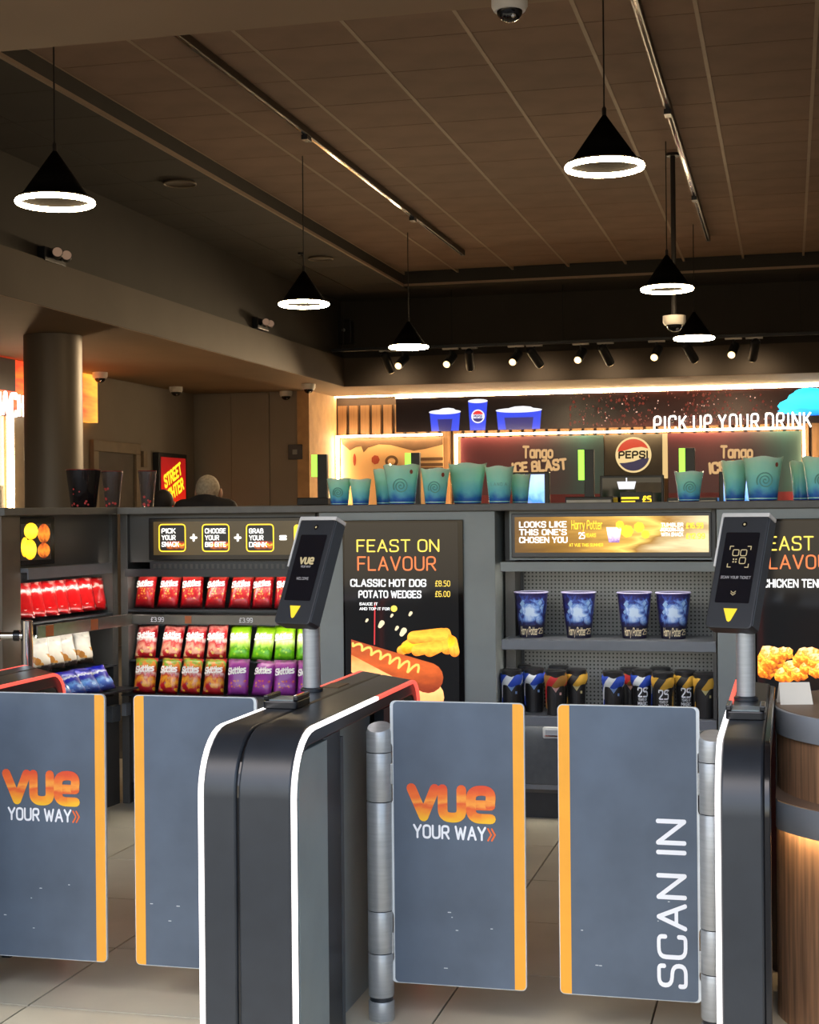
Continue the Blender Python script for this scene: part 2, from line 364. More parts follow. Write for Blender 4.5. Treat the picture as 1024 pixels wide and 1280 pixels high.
# ceiling: raised coffer with 600 mm tiles, lower dark ceiling around it
CZ, LZ = 4.0, 3.88
CS, CT = -4.04, 16.0
ceil = struct(MB().box(-9, 4, 2.2, 20, CZ+0.03, CZ+0.2).build('ceiling', K['cord'])); tag(ceil, 'dark brown suspended tile ceiling with a raised centre field', 'ceiling')
ct = MB().box(-0.289, 0.289, -0.2955, 0.2955, 0, 0.028).mesh('ceiling_tile'); ct.materials.append(K['ceil'])
for i in range(0, 10):
    for j in range(-6, 14):
        t = 7.98+0.3+0.6*j
        if t-0.3 < 4.5 or t+0.3 > CT+0.15: continue
        obj('ceiling_tile', ct, None, ceil, (CS+0.3+0.6*i, t, CZ))
for i in range(0, 10): box('grid_bar', CS+0.6*i-0.011, CS+0.6*i+0.011, 4.6, CT, CZ-0.003, CZ+0.028, K['grid'], ceil)
box('ceiling_field', CS+6.0, 4, 4.6, CT, CZ, CZ+0.028, K['ceil'], ceil)
lowc = struct(MB().box(-9, CS, 4.6, 20, LZ+0.02, CZ+0.03).box(CS, 4, CT, 20, LZ+0.02, CZ+0.03).build('ceiling', K['ceil_dark'])); tag(lowc, 'lower dark ceiling border around the raised tile field', 'ceiling')
lt = MB().box(-0.295, 0.295, -0.297, 0.297, 0, 0.02).mesh('ceiling_tile'); lt.materials.append(K['ceil_dark'])
for i in (0, 1):
    for j in range(-4, 14): obj('ceiling_tile', lt, None, lowc, (CS-0.32-0.6*i, 7.98+0.3+0.6*j, LZ))
edge = MB().box(CS-0.022, CS, 4.6, CT+0.022, LZ-0.004, LZ+0.02).box(CS, 4, CT, CT+0.022, LZ-0.004, LZ+0.02).build('edge_trim', K['grid'], lowc)
# entrance soffit (low beam nearest the camera) and the facade above the opening
sof = struct(MB().box(-9, 4, 2.2, 4.62, 3.0, 4.2).build('trim_1', K['soffit'])); tag(sof, 'low brown entrance soffit beam across the top of the view', 'beam')
fac = struct(MB().box(-9, 4, 2.0, 2.2, 3.0, 4.6).build('wall_front', K['wall'])); tag(fac, 'wall above the open entrance behind the gates', 'wall')
# outer walls of the hall
wr = struct(MB().box(3.5, 3.7, 2.2, 20, -0.01, 4.2).build('wall_right', K['wall'])); tag(wr, 'plain taupe wall to the right of the hall', 'wall')
wl = struct(MB().box(-7.3, -7.1, 2.2, 17.6, -0.01, 4.2).build('wall_left', K['wall'])); tag(wl, 'plain taupe wall at the far left with a door', 'wall')
wb = struct(MB().box(-9, 4, 19.0, 19.2, -0.01, 4.2).build('wall_back', K['wall'])); tag(wb, 'rear wall behind the drinks bar', 'wall')
BX, BT, BZ = -5.05, 17.1, 2.9          # bulkhead: left face, rear face, underside
wbl = MB(); wbl.box(-7.2, -5.76, 17.5, 17.7, -0.01, BZ)
wbl = struct(wbl.build('wall_back', K['wall'])); tag(wbl, 'taupe back wall of three flat panels behind the standing person', 'wall')
for i in range(3):
    a0 = -7.1+i*0.493; MB().box(a0+0.004, a0+0.489, 17.485-0.01*(i == 1), 17.5, 0, BZ-0.02).build('wall_panel', K['wall'], wbl)
# bulkhead: dropped soffit over the left and the rear
bk = struct(MB().box(-9, BX-0.05, 2.2, 20, BZ+0.33, LZ+0.03).box(BX-0.05, 4, BT+0.05, 20, BZ+0.33, LZ+0.03).build('trim_2', K['ceil_dark'])); tag(bk, 'tall dark bulkhead face under the ceiling', 'bulkhead')
bk2 = struct(MB().box(-9, BX, 2.2, 20, BZ, BZ+0.33).box(BX, 4, BT, 20, BZ, BZ+0.33).build('trim_3', K['bulk'])); tag(bk2, 'lower brown bulkhead band with a soffit underside', 'bulkhead')
MB().box(-9, BX-0.01, 4.62, 20, BZ-0.004, BZ).box(BX-0.01, 4, BT+0.01, 20, BZ-0.004, BZ).build('soffit', K['soffit'], bk2)
# column under the soffit
pc = at_z(66, 419, BZ)
col = struct(MB().lathe([(0.235, 0), (0.235, BZ-0.006)], 40, (0, 0, 0)).build('column', K['column'], None, (pc.x, pc.y, 0), smooth=True)); tag(col, 'round brown clad column rising to the soffit', 'column')
MB().lathe([(0.245, 0), (0.245, 0.12)], 40).build('column_base', K['black'], col)
# ---------------------------------------------------------------- left wall: door, poster box, nacho sign
S0 = -7.1
dr = struct(thing('door_1', 'dark brown door in a moulded frame on the far left wall', 'door', (S0, 0, 0)))
d0, d1 = at_s(112, 560, S0).y, at_s(171, 560, S0).y; dz = at_s(140, 566, S0).z
K['door'] = mat('dark brown door', lin(78, 68, 58), 0.6); K['frame'] = mat('taupe door frame', lin(130, 114, 92), 0.6)
MB().box(0.0, 0.05, d0, d0+0.12, 0, dz).box(0, 0.05, d1-0.12, d1, 0, dz).box(0, 0.05, d0, d1, dz, dz+0.12).build('door_frame', K['frame'], dr, bevel=0.006)
MB().box(0.0, 0.02, d0+0.12, d1-0.12, 0, dz).build('door_leaf', K['door'], dr)
MB().tube([(0.06, d1-0.2, 1.0), (0.06, d1-0.32, 1.0)], 0.012).build('handle', K['steel'], dr)
p = at_s(176, 574, S0); ds = thing('door_sign', 'small pale sign box on the wall right of the dark door', 'sign', (S0, p.y, p.z))
box('sign_body', 0, 0.06, -0.05, 0.05, -0.09, 0.09, K['frame'], ds, 0.004); box('bracket', 0, 0.03, -0.06, -0.05, 0.09, 0.12, K['frame'], ds)
# film poster light box
ya, yb = at_s(191, 600, S0).y, at_s(226, 600, S0).y; pw = yb-ya
zt = at_s(208, 567, S0).z; zb = zt-1.05
po = thing('poster_case', 'lit red and yellow film poster in a black case beside the door', 'poster', (S0+0.002, ya, zb))
box('case', 0, 0.08, 0, pw, 0, zt-zb, K['black'], po, 0.005)
K['poster_red'] = ramp_mat('red poster print', [(0.0, lin(90, 10, 10)), (0.35, lin(230, 60, 20)), (0.6, lin(200, 20, 20)), (1.0, lin(150, 20, 20))], emission=0.55, noise=0.15, nscale=4)
K['glow_yellow'] = emit('yellow poster print', lin(250, 225, 40), 0.8)
MB().box(0.08, 0.083, 0.05, pw-0.05, 0.05, zt-zb-0.05).build('poster_sheet', K['poster_red'], po)
text('STREET', 0.13, K['glow_yellow'], po, (0.086, 0.16, zt-zb-0.40), (0, 1, 0.35), (0, -0.1, 1), weight=0.26, width=pw*0.62)
text('FIGHTER', 0.13, K['glow_yellow'], po, (0.086, 0.16, zt-zb-0.60), (0, 1, 0.35), (0, -0.1, 1), weight=0.26, width=pw*0.70)
p = at_t(370, 565, 17.47); sw = thing('wall_control', 'small dark control box on the back wall', 'control box', (p.x, 17.475, p.z))
box('plate', -0.09, 0.09, -0.04, 0, -0.09, 0.09, K['black'], sw, 0.005); box('button', -0.03, 0.03, -0.05, -0.04, -0.03, 0.03, K['counter'], sw, 0.003)
# nacho kiosk sign on the left wall
K['nacho'] = ramp_mat('nacho picture', [(0.0, lin(250, 120, 20)), (0.4, lin(235, 50, 20)), (0.55, lin(250, 130, 30)), (0.75, lin(225, 45, 25)), (1.0, lin(255, 170, 60))], axis=1, emission=0.9, noise=0.35, nscale=3.0)
K['warm_panel'] = mat('warm brown kiosk panel', lin(120, 100, 76), 0.6)
ns = thing('nacho_kiosk_sign', 'nacho stand sign with orange picture screen and glowing white letters', 'sign', (S0, 0, 0))
y0 = at_s(-60, 480, S0+0.2).y; y1 = at_s(122, 500, S0+0.1).y; yv = at_s(15, 560, S0+0.16).y
zt1 = at_s(10, 462, S0+0.1).z; zb1 = at_s(10, 515, S0+0.1).z
MB().box(0, 0.1, y0, y1, zb1, zt1+0.1).build('picture_screen', K['nacho'], ns)
K['dark_soffit_screen'] = mat('dark sign backing', lin(60, 48, 42), 0.5)
MB().box(0.1, 0.12, y0, at_s(17, 480, S0+0.1).y, (zt1+zb1)/2, zt1+0.1).build('sign_backing', K['dark_soffit_screen'], ns)
MB().box(0.0, 0.16, y0, at_s(29, 450, S0+0.1).y, zt1+0.14, zt1+0.2).build('light_strip', K['led_warm'], ns)
MB().box(0.125, 0.165, yv-0.03, yv+0.03, 0.9, zb1-0.04).build('light_strip', K['led_warm'], ns)
MB().box(0.0, 0.14, yv+0.035, at_s(29, 560, S0+0.1).y+0.1, 0.0, zb1-0.04).build('side_panel', K['warm_panel'], ns)
MB().box(0.0, 0.10, y0, yv-0.04, 0.0, zb1-0.04).build('back_panel', K['dark_soffit_screen'], ns)
box('menu_frame', 0.1, 0.13, y0, yv-0.1, 1.3, at_s(5, 607, S0+0.1).z, K['frame'], ns)
box('menu_screen', 0.125, 0.14, y0, yv-0.16, 1.3, at_s(5, 613, S0+0.1).z, K['dark_soffit_screen'], ns)
K['neon'] = emit('white neon letters', (1.0, 0.93, 0.82, 1), 2.2)
hN = at_s(15, 493, S0+0.25).z-at_s(15, 520, S0+0.25).z
def neon(txt, h, parent, loc, xd, width=None, weight=0.19):
    """each glowing letter is a part of its own"""
    k = h/6.0; x = 0.0; glyphs = []
    for ch in txt:
        if ch == ' ': x += 2.0*k; continue
        wd, st = GL[ch]; segs = []
        for pts, r, cl in st:
            q = rounded(pts, r, bool(cl), 3) if r else [Vector(p) for p in pts]
            if cl: q = q+[q[0]]
            segs.append([(x+p.x*k, p.y*k) for p in q])
        glyphs.append(segs); x += (wd+2.1)*k
    f = width/(x-2.1*k) if width else 1.0
    rad = h*weight*0.5; R = orient(xd)
    for segs in glyphs:
        mb = MB()
        for q in segs:
            if len(q) < 6:
                for a, b in zip(q[:-1], q[1:]): mb.tube([(a[0]*f, 0, a[1]), (b[0]*f, 0, b[1])], rad, 6)
                for a in q[1:-1]: mb.sphere((a[0]*f, 0, a[1]), rad, 6, 4)
            else: mb.tube([(a[0]*f, 0, a[1]) for a in q], rad, 6)
        o = mb.build('letter', K['neon'], parent, loc); o.rotation_euler = R.to_euler()
ny0 = at_s(-6, 507, S0+0.25).y; ny1 = at_s(31, 507, S0+0.25).y
neon('NACHOS', hN, ns, (0.24, ny0, at_s(15, 519, S0+0.25).z), (0, 1, 0), width=(ny1-ny0)*1.55)
# ---------------------------------------------------------------- drinks bar wall
DT = 18.6
def dx(x): return at_t(x, 560, DT).x
def dzz(x, y): return at_t(x, y, DT).z
K['wood'] = mat('warm oak slat', lin(128, 92, 58), 0.6, 0, 0.2, 6, 0.1, (6, 6, 0.4))
K['wood_dark'] = mat('dark slat backing', lin(58, 42, 30), 0.8)
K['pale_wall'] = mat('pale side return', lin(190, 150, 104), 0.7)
dw = struct(MB().box(-5.75, 3.5, DT+0.06, DT+0.2, 0, BZ-0.004).build('wall_drinks', K['wood_dark'])); tag(dw, 'oak slat wall of the drinks bar framed by warm light strips', 'wall')
sl = MB().box(-0.055, 0.055, 0, 0.06, 0, BZ-0.12).mesh('slat'); sl.materials.append(K['wood'])
xa = dx(421); n = int((2.6-xa)/0.15)
for i in range(n): obj('slat', sl, None, dw, (xa+0.075+i*0.15, DT, 0.0))
sr_ = struct(MB().box(-5.75, -5.60, 17.45, DT-0.005, 0, BZ-0.005).build('trim_4', K['pale_wall'])); tag(sr_, 'pale lit side return at the left end of the drinks bar', 'wall end')
zl = dzz(416, 496)
MB().box(dx(413), dx(420), DT-0.07, DT-0.02, 0.3, zl).box(dx(413), 3.4, DT-0.07, DT-0.02, zl-0.018, zl+0.022).build('light_strip', K['led_warm'], dw)
# inner light frames
za = dzz(425, 547); zc = dzz(573, 545)
LY = (DT-0.17, DT-0.135)
MB().box(dx(425), dx(428), *LY, 0.6, za).box(dx(425), dx(556), *LY, za-0.008, za+0.016).build('light_strip', K['led_warm'], dw)
MB().box(dx(572), dx(575), *LY, 0.6, zc).box(dx(572), dx(1006), *LY, zc-0.008, zc+0.016).box(dx(1003.5), dx(1006.5), *LY, 0.6, zc).build('light_strip', K['led_warm'], dw)
# nook with the pale mural
K['mural'] = ramp_mat('cream mural', [(0, lin(224, 178, 120)), (0.6, lin(236, 196, 142)), (1, lin(214, 166, 110))], noise=0.1, nscale=2)
K['mural_dark'] = mat('brown mural print', lin(104, 74, 48), 0.7); K['mural_red'] = mat('red mural print', lin(170, 70, 44), 0.7)
nk = thing('mural_board', 'cream mural board with small printed badges left of the drinks screens', 'mural', (0, DT-0.10, 0))
xl, xr = dx(429), dx(556)
box('board', xl, xr, 0, 0.02, 0.6, za-0.02, K['mural'], nk)
wave = [(xl, za-0.02), (xl+0.02, za-0.09), (xl+0.12, za-0.17), (xl+0.2, za-0.13), (xl+0.27, za-0.12), (xl+0.3, za-0.2), (xl+0.36, za-0.14), (xl+0.5, za-0.10), (xl+0.65, za-0.11), (xl+0.8, za-0.15), (xl+0.95, za-0.19), (xl+1.1, za-0.17), (xr, za-0.12), (xr, za-0.02)]
flat('dark_sky', wave, K['mural_dark'], nk, -0.002)
flat('badge', ell(dx(492), dzz(492, 577), 0.085, 0.075), K['mural_dark'], nk, -0.003); flat('badge', ell(dx(492), dzz(492, 577), 0.05, 0.042), K['mural'], nk, -0.004)
flat('red_sketch', ell(dx(472), dzz(472, 575), 0.055, 0.06, 7), K['mural_red'], nk, -0.003); flat('red_sketch', ell(dx(446), dzz(446, 575), 0.02, 0.08, 9), K['mural_red'], nk, -0.003)
for yy, hh in ((573, 0.03), (580, 0.03), (585, 0.02)):
    flat('print_band', [(dx(525), dzz(540, yy)-hh), (dx(556), dzz(540, yy)-hh), (dx(556), dzz(540, yy)+hh*0.3), (dx(525), dzz(540, yy)+hh*0.3)], K['mural_dark'], nk, -0.003)
# frozen drink panels
K['tango'] = ramp_mat('purple and teal panel print', [(0.0, lin(66, 24, 30)), (0.35, lin(84, 40, 42)), (0.6, lin(62, 44, 46)), (0.85, lin(48, 74, 70)), (1.0, lin(44, 58, 54))], axis=0, noise=0.22, nscale=2.2, rough=0.3, emission=0.14)
K['cream_print'] = emit('cream panel lettering', lin(226, 178, 120), 0.55)
K['crimson'] = mat('crimson panel', lin(120, 36, 40), 0.4)
PT = DT-0.10
def tango(xp0, xp1, label, tx, tx2):
    x0, x1 = dx(xp0), dx(xp1); zt_ = zc-0.03
    t = thing('drink_panel', label, 'sign', (x0, PT, 0))
    box('panel', 0, x1-x0, 0, 0.03, 0.6, zt_, K['tango'], t)
    zA, zB = dzz(tx, 572), dzz(tx, 591.5)
    text('Tango', 0.13, K['cream_print'], t, (dx(tx)-x0, -0.004, zA), (1, 0, -0.02), weight=0.24, width=0.36)
    text('ICE BLAST', 0.115, K['cream_print'], t, (dx(tx2)-x0, -0.004, zB-0.0), (1, 0, 0.07), weight=0.28, width=0.66)
    box('lower_band', 0, x1-x0, -0.003, 0, 0.6, 1.62, K['crimson'], t)
    return t
tango(578, 756, 'purple frozen drink panel left of the round red white and blue sign', 656, 643)
tango(836, 1002, 'purple frozen drink panel right of the round red white and blue sign', 902, 888)
# round cola sign
x0, x1 = dx(757), dx(829)
ps = thing('cola_sign', 'round red white and blue cola sign on a dark panel', 'sign', ((x0+x1)/2, DT-0.08, dzz(791, 569)))
K['sign_dark'] = mat('dark brown sign panel', lin(62, 54, 42), 0.5)
box('panel', -(x1-x0)/2, (x1-x0)/2, 0, 0.05, -1.4, zc-0.03-ps.location.z, K['sign_dark'], ps)
PR = 0.215
K['pep_w'] = emit('cream sign face', lin(246, 214, 150), 0.6); K['pep_r'] = emit('red sign face', lin(222, 62, 36), 0.55); K['pep_b'] = emit('navy sign face', lin(54, 48, 84), 0.45); K['pep_k'] = mat('black sign lettering', lin(26, 22, 20), 0.6)
MB().prism(ell(0, 0, PR, PR, 40), -0.03, 0, 'y').build('disc', K['pep_w'], ps)
def seg(a0, a1, n=16): return [(0.9*PR*math.cos(math.radians(a0+(a1-a0)*i/n)), 0.9*PR*math.sin(math.radians(a0+(a1-a0)*i/n))) for i in range(n+1)]
flat('red_wave', seg(22, 168)+[(-0.10, 0.055), (0.0, 0.085), (0.1, 0.095)], K['pep_r'], ps, -0.032)
flat('navy_wave', seg(-150, -12)+[(0.1, -0.045), (0.0, -0.08), (-0.1, -0.095)], K['pep_b'], ps, -0.032)
text('PEPSI', 0.075, K['pep_k'], ps, (0, -0.034, -0.035), weight=0.27, align='c', xs=1.35, gap=2.0)
box('light_post', dx(829)-(x0+x1)/2, dx(835)-(x0+x1)/2, -0.02, 0.05, dzz(832, 598)-ps.location.z, zc-0.03-ps.location.z, emit('pale lit post', lin(236, 196, 130), 0.6), ps)
# long screen above with cup pictures
sz0, sz1 = dzz(760, 535), zl-0.05
sc = thing('drinks_screen', 'long dark screen with cola cup pictures above the drinks panels', 'screen', (dx(498), DT-0.1, sz0))
SW = dx(1060)-dx(498); SH = sz1-sz0
K['screen_dark'] = ramp_mat('dark screen with red sparkle', [(0, lin(14, 10, 12)), (0.45, lin(20, 12, 12)), (0.7, lin(44, 16, 14)), (1.0, lin(20, 12, 12))], axis=0, noise=0.2, nscale=3, emission=0.4, rough=0.2)
box('screen', 0, SW, 0, 0.06, 0, SH, K['screen_dark'], sc)
box('top_light', 0, SW, -0.02, 0.0, SH+0.0, SH+0.03, K['led_warm'], sc)
rs_ = random.Random(5); K['spark'] = emit('red sparkle picture', lin(150, 34, 26), 0.35); K['spark_w'] = emit('pale sparkle picture', lin(250, 200, 180), 0.8)
for nm, m, cnt, smax in (('red_sparkle', 'spark', 260, 0.022), ('pale_sparkle', 'spark_w', 60, 0.011)):
    mb = MB()
    for _ in range(cnt):
        cxp = rs_.choice([735, 775, 800, 868, 880, 935])+rs_.gauss(0, 20); cxp = min(max(cxp, 715), 965); a = dx(cxp)-dx(498); z = 0.03+rs_.random()*(SH-0.06); r = smax*(0.3+0.7*rs_.random()); ph = rs_.random()*3
        mb.add([(a+r*math.cos(ph+i*1.3)*(1 if i % 2 else 0.5), -0.002-0.00001*_, min(SH, max(0, z+r*math.sin(ph+i*1.3)))) for i in range(5)], [tuple(range(5))])
    o = obj(nm, mb_flat(mb, nm), K[m], sc); o['kind'] = 'stuff'
K['cup_blue'] = emit('blue cup picture', lin(28, 60, 205), 0.9); K['cup_deep'] = emit('deep blue cup picture', lin(22, 26, 110), 0.7); K['pic_white'] = emit('white picture', lin(235, 235, 245), 0.8); K['pic_red'] = emit('red picture', lin(215, 40, 45), 0.8)
def X(x): return dx(x)-dx(498)
def Zs(x, y): return max(0.0, dzz(x, y)-sz0)
for a, b, top in ((540, 578, 516), (623, 679, 514)):
    flat('cup_picture', [(X(a)+0.02, 0.003), (X(b)-0.02, 0.003), (X(b), Zs(a, top)), (X(a), Zs(a, top))], K['cup_blue'], sc, -0.003)
    flat('cup_picture', [(X(a)+0.12, 0.004), (X(b)-0.12, 0.004), (X(b)-0.1, Zs(a, top+9)), (X(a)+0.1, Zs(a, top+9))], K['cup_deep'], sc, -0.0045)
    flat('cup_rim', ell((X(a)+X(b))/2, Zs(a, top), (X(b)-X(a))/2+0.01, 0.03), K['pic_white'], sc, -0.004)
    flat('ice', ell((X(a)+X(b))/2+0.03, Zs(a, top-2), (X(b)-X(a))*0.28, 0.03, 9), K['pic_white'], sc, -0.005)
flat('cup_picture', [(X(590), 0.003), (X(609), 0.003), (X(612), Zs(600, 502)), (X(588), Zs(600, 502))], K['cup_blue'], sc, -0.003)
flat('cup_rim', ell(X(600), Zs(600, 502), 0.125, 0.025), K['pic_white'], sc, -0.004)
flat('badge', ell(X(600), Zs(600, 521), 0.085, 0.085), K['pic_white'], sc, -0.005)
flat('badge', [(X(600)+0.07*math.cos(math.radians(a)), Zs(600, 521)+0.07*math.sin(math.radians(a))) for a in range(20, 161, 14)], K['pic_red'], sc, -0.006)
flat('badge', [(X(600)+0.07*math.cos(math.radians(a)), Zs(600, 521)+0.07*math.sin(math.radians(a))) for a in range(200, 341, 14)], K['cup_deep'], sc, -0.006)
text('PEPSI', 0.03, K['cup_deep'], sc, (X(600), -0.0065, Zs(600, 521)-0.015), weight=0.25, align='c')
K['slush'] = ramp_mat('blue slush picture', [(0, lin(20, 90, 225)), (0.25, lin(40, 170, 240)), (0.7, lin(60, 215, 245)), (1, lin(30, 175, 235))], noise=0.15, nscale=4, emission=1.1)
mb = MB(); mb.sphere((X(1015), -0.02, Zs(1000, 508)), 0.34, 16, 8, (1.15, 0.05, 0.34)); mb.sphere((X(1016), -0.03, Zs(1000, 499)), 0.26, 16, 8, (1.1, 0.05, 0.42)); mb.sphere((X(1012), -0.03, Zs(1000, 492)), 0.16, 16, 8, (1.1, 0.05, 0.36)); mb.sphere((X(1019), -0.015, Zs(1000, 514)), 0.43, 16, 6, (1.0, 0.04, 0.14))
mb.build('slush_picture', K['slush'], sc, smooth=True)
# neon sentence
pn = thing('neon_lettering', 'glowing white pick up your drink letters above the drinks panels', 'sign', (dx(821), DT-0.30, dzz(920, 538)))
neon('PICK UP YOUR DRINK', 0.17, pn, (0, 0, 0), (1, 0, 0.004), width=at_t(1017, 530, DT-0.30).x-at_t(821, 530, DT-0.30).x, weight=0.14)
for i in range(4): box('stand_off', 0.2+0.45*i, 0.22+0.45*i, 0, 0.195, 0.10, 0.12, K['black'], pn)
# ================================================================ GATES
GT = 4.18                                # plane of the gate leaves
PF, PTOP = 3.54, 0.90                    # pedestal front and top
def arch(r0=0.16, r1=0.09, t0=PF, t1=4.97, top=PTOP, inset=0.0, zb=0.0, t_from=None):
    """outline of a pedestal in (y,z) from the front foot over the top to the rear foot"""
    a, b, h = t0+inset, t1-inset, top-inset; ra, rb = r0-inset, r1-inset
    out = [(a, zb)]
    for i in range(9): g = math.radians(180-90*i/8); out.append((a+ra+ra*math.cos(g), h-ra+ra*math.sin(g)))
    for i in range(7): g = math.radians(90-90*i/6); out.append((b-rb+rb*math.cos(g), h-rb+rb*math.sin(g)))
    out.append((b, zb)); return out
def split_at(path_o, path_i, t):
    """cut matching outlines where the top passes y=t"""
    for i in range(len(path_o)-1):
        if path_o[i][0] <= t <= path_o[i+1][0] and path_o[i][1] > PTOP-0.02 and path_o[i+1][1] > PTOP-0.02:
            po, pi = (t, PTOP), (t, path_i[i][1]); return (path_o[:i+1]+[po], path_i[:i+1]+[pi]), ([po]+path_o[i+1:], [pi]+path_i[i+1:])
def pedestal(sa, sb, label, halves=2, right_led=True, left_led=True, tray=True):
    c = (sa+sb)/2; W = (sb-sa)/2
    t = thing('gate_pedestal', label, 'gate pedestal', (c, 0, 0), group='gate pedestals')
    L = 0.012
    def SK(mb):
        mb.v = [(x, y-(x/W)*0.13*(W/0.1275) if y > 4.7 else y, z) for x, y, z in mb.v]; return mb
    o, i_ = arch(), arch(inset=0.05)
    if halves == 2:
        SK(MB().band(o, i_, -W+L, -0.028)).build('arch_cover', K['black'], t, bevel=0.006, smooth=True)
        SK(MB().band(o, i_, -0.022, W-L)).build('arch_cover', K['black'], t, bevel=0.006, smooth=True)
        SK(MB().band(arch(inset=0.008), arch(inset=0.04), -0.028, -0.022)).build('seam', K['black_gloss'], t)
    else:
        SK(MB().band(o, i_, -W+L, W-0.016)).build('arch_cover', K['black'], t, bevel=0.006, smooth=True)
        SK(MB().band(arch(inset=0.006), arch(inset=0.05), W-0.016, W)).build('edge_trim', K['black_gloss'], t, bevel=0.003, smooth=True)
    lo, li = arch(inset=0.0), arch(inset=0.010)
    (wo_, wi_), (ro_, ri_) = split_at(lo, li, 4.32)
    for sgn, on in ((-1, left_led), (1, right_led)):
        if not on: continue
        a0, a1 = sorted((sgn*W, sgn*(W-L)))
        SK(MB().band(wo_, wi_, a0, a1)).build('light_strip', K['led_white'], t)
        SK(MB().band(ro_, ri_, a0, a1)).build('light_strip', K['led_red'], t)
    # recessed sides
    for sgn in (-1, 1):
        if sgn == 1 and halves == 1: continue
        def sb_(d0, d1): return sorted((sgn*(W-d0), sgn*(W-d1)))
        a, b = sb_(0.02, 0.06); MB().box(a, b, PF+0.055, PF+0.075, 0, PTOP-0.08).build('side_panel', K['black'], t)
        a, b = sb_(0.02, 0.06); MB().box(a, b, PF+0.085, PF+0.33, 0.0, PTOP-0.06).build('side_panel', K['side'], t, bevel=0.002)
        a, b = sb_(0.035, 0.06); MB().box(a, b, PF+0.335, PF+0.50, 0.0, PTOP-0.06).build('side_panel', K['black'], t)
        a, b = sb_(0.035, 0.06); MB().box(a, b, PF+0.505, PF+0.53, 0.0, PTOP-0.08).build('side_panel', K['charcoal'], t)
        a, b = sb_(0.075, 0.09); MB().box(a, b, PF+0.53, PF+0.95, 0.0, PTOP-0.06).build('side_panel', K['side'], t)
        a, b = sb_(0.03, 0.06); MB().box(a, b, PF+0.95, 4.74, 0.0, PTOP-0.06).build('side_panel', K['black'], t)
    MB().box(-W+0.09, W-0.09 if halves == 2 else W-0.02, PF+0.06, 4.75, 0.0, PTOP-0.055).build('core', K['black'], t)
    # card tray on the top
    tx = -W*0.55 if halves == 2 else -0.005
    if tray:
        tr = MB().prism(rrect(tx-0.05, tx+0.05, 4.0, 4.13, 0.012), PTOP+0.0, PTOP+0.022, 'z').build('card_tray', K['black_gloss'], t, bevel=0.003)
        box('tray_well', tx-0.035, tx+0.035, 4.015, 4.10, PTOP+0.022, PTOP+0.024, K['side'], tr)
        box('tray_rim', tx-0.05, tx-0.036, 4.01, 4.12, PTOP+0.022, PTOP+0.036, K['black_gloss'], tr, 0.003); box('tray_rim', tx+0.036, tx+0.05, 4.01, 4.12, PTOP+0.022, PTOP+0.036, K['black_gloss'], tr, 0.003)
    box('access_plate', -W+0.02, -W*0.4, 4.5, 4.62, PTOP, PTOP+0.003, mat('tan access plate', lin(120, 96, 74), 0.5), t)
    return t
pedestal(-1.435, -1.18, 'wide black gate pedestal with white strip lights, nearest the centre')
pedestal(-0.172, -0.048, 'narrow black gate pedestal beside the wooden drum table', halves=1, right_led=False)
lp = pedestal(-2.70, -2.45, 'black gate pedestal with red strip light at the left edge of the view')

def fire(name):
    return ramp_mat(name, [(0.0, lin(250, 190, 40)), (0.22, lin(247, 150, 40)), (0.42, lin(232, 92, 40)), (0.52, lin(250, 160, 60)), (0.7, lin(240, 110, 40)), (1.0, lin(222, 76, 40))], axis=2, noise=0.32, nscale=2.6, gscale=(1.0, 1, 1.0), rough=0.6)
K['fire'] = fire('flame print')
def vue_logo(parent, x, y, z, w, mt, ymat=None, mirror=1):
    """rounded lower case logo, drawn in thick strokes"""
    k = w/10.6; hw = 0.62*k; mb = MB()
    zk = 0.83
    V = [[(0, 4.2), (1.55, 0)], [(1.55, 0), (3.0, 4.2)]]
    U = [rounded([(4.0, 4.2), (4.0, 0), (6.4, 0), (6.4, 4.2)], 1.1)]
    E = [rounded([(10.0, 2.0), (10.2, 4.2), (7.6, 4.2), (7.6, 0), (10.1, 0)], 1.3)+[], [(7.6, 2.0), (10.05, 2.0)]]
    for s_ in V+U+E: stroke(mb, [(p[0]*k, p[1]*k*zk) for p in s_], hw)
    return obj('logo', mb_flat(mb, 'logo'), mt, parent, (x, y, z))
K['orange_print'] = mat('orange arrow print', lin(236, 110, 50), 0.6, 0, 0.03)
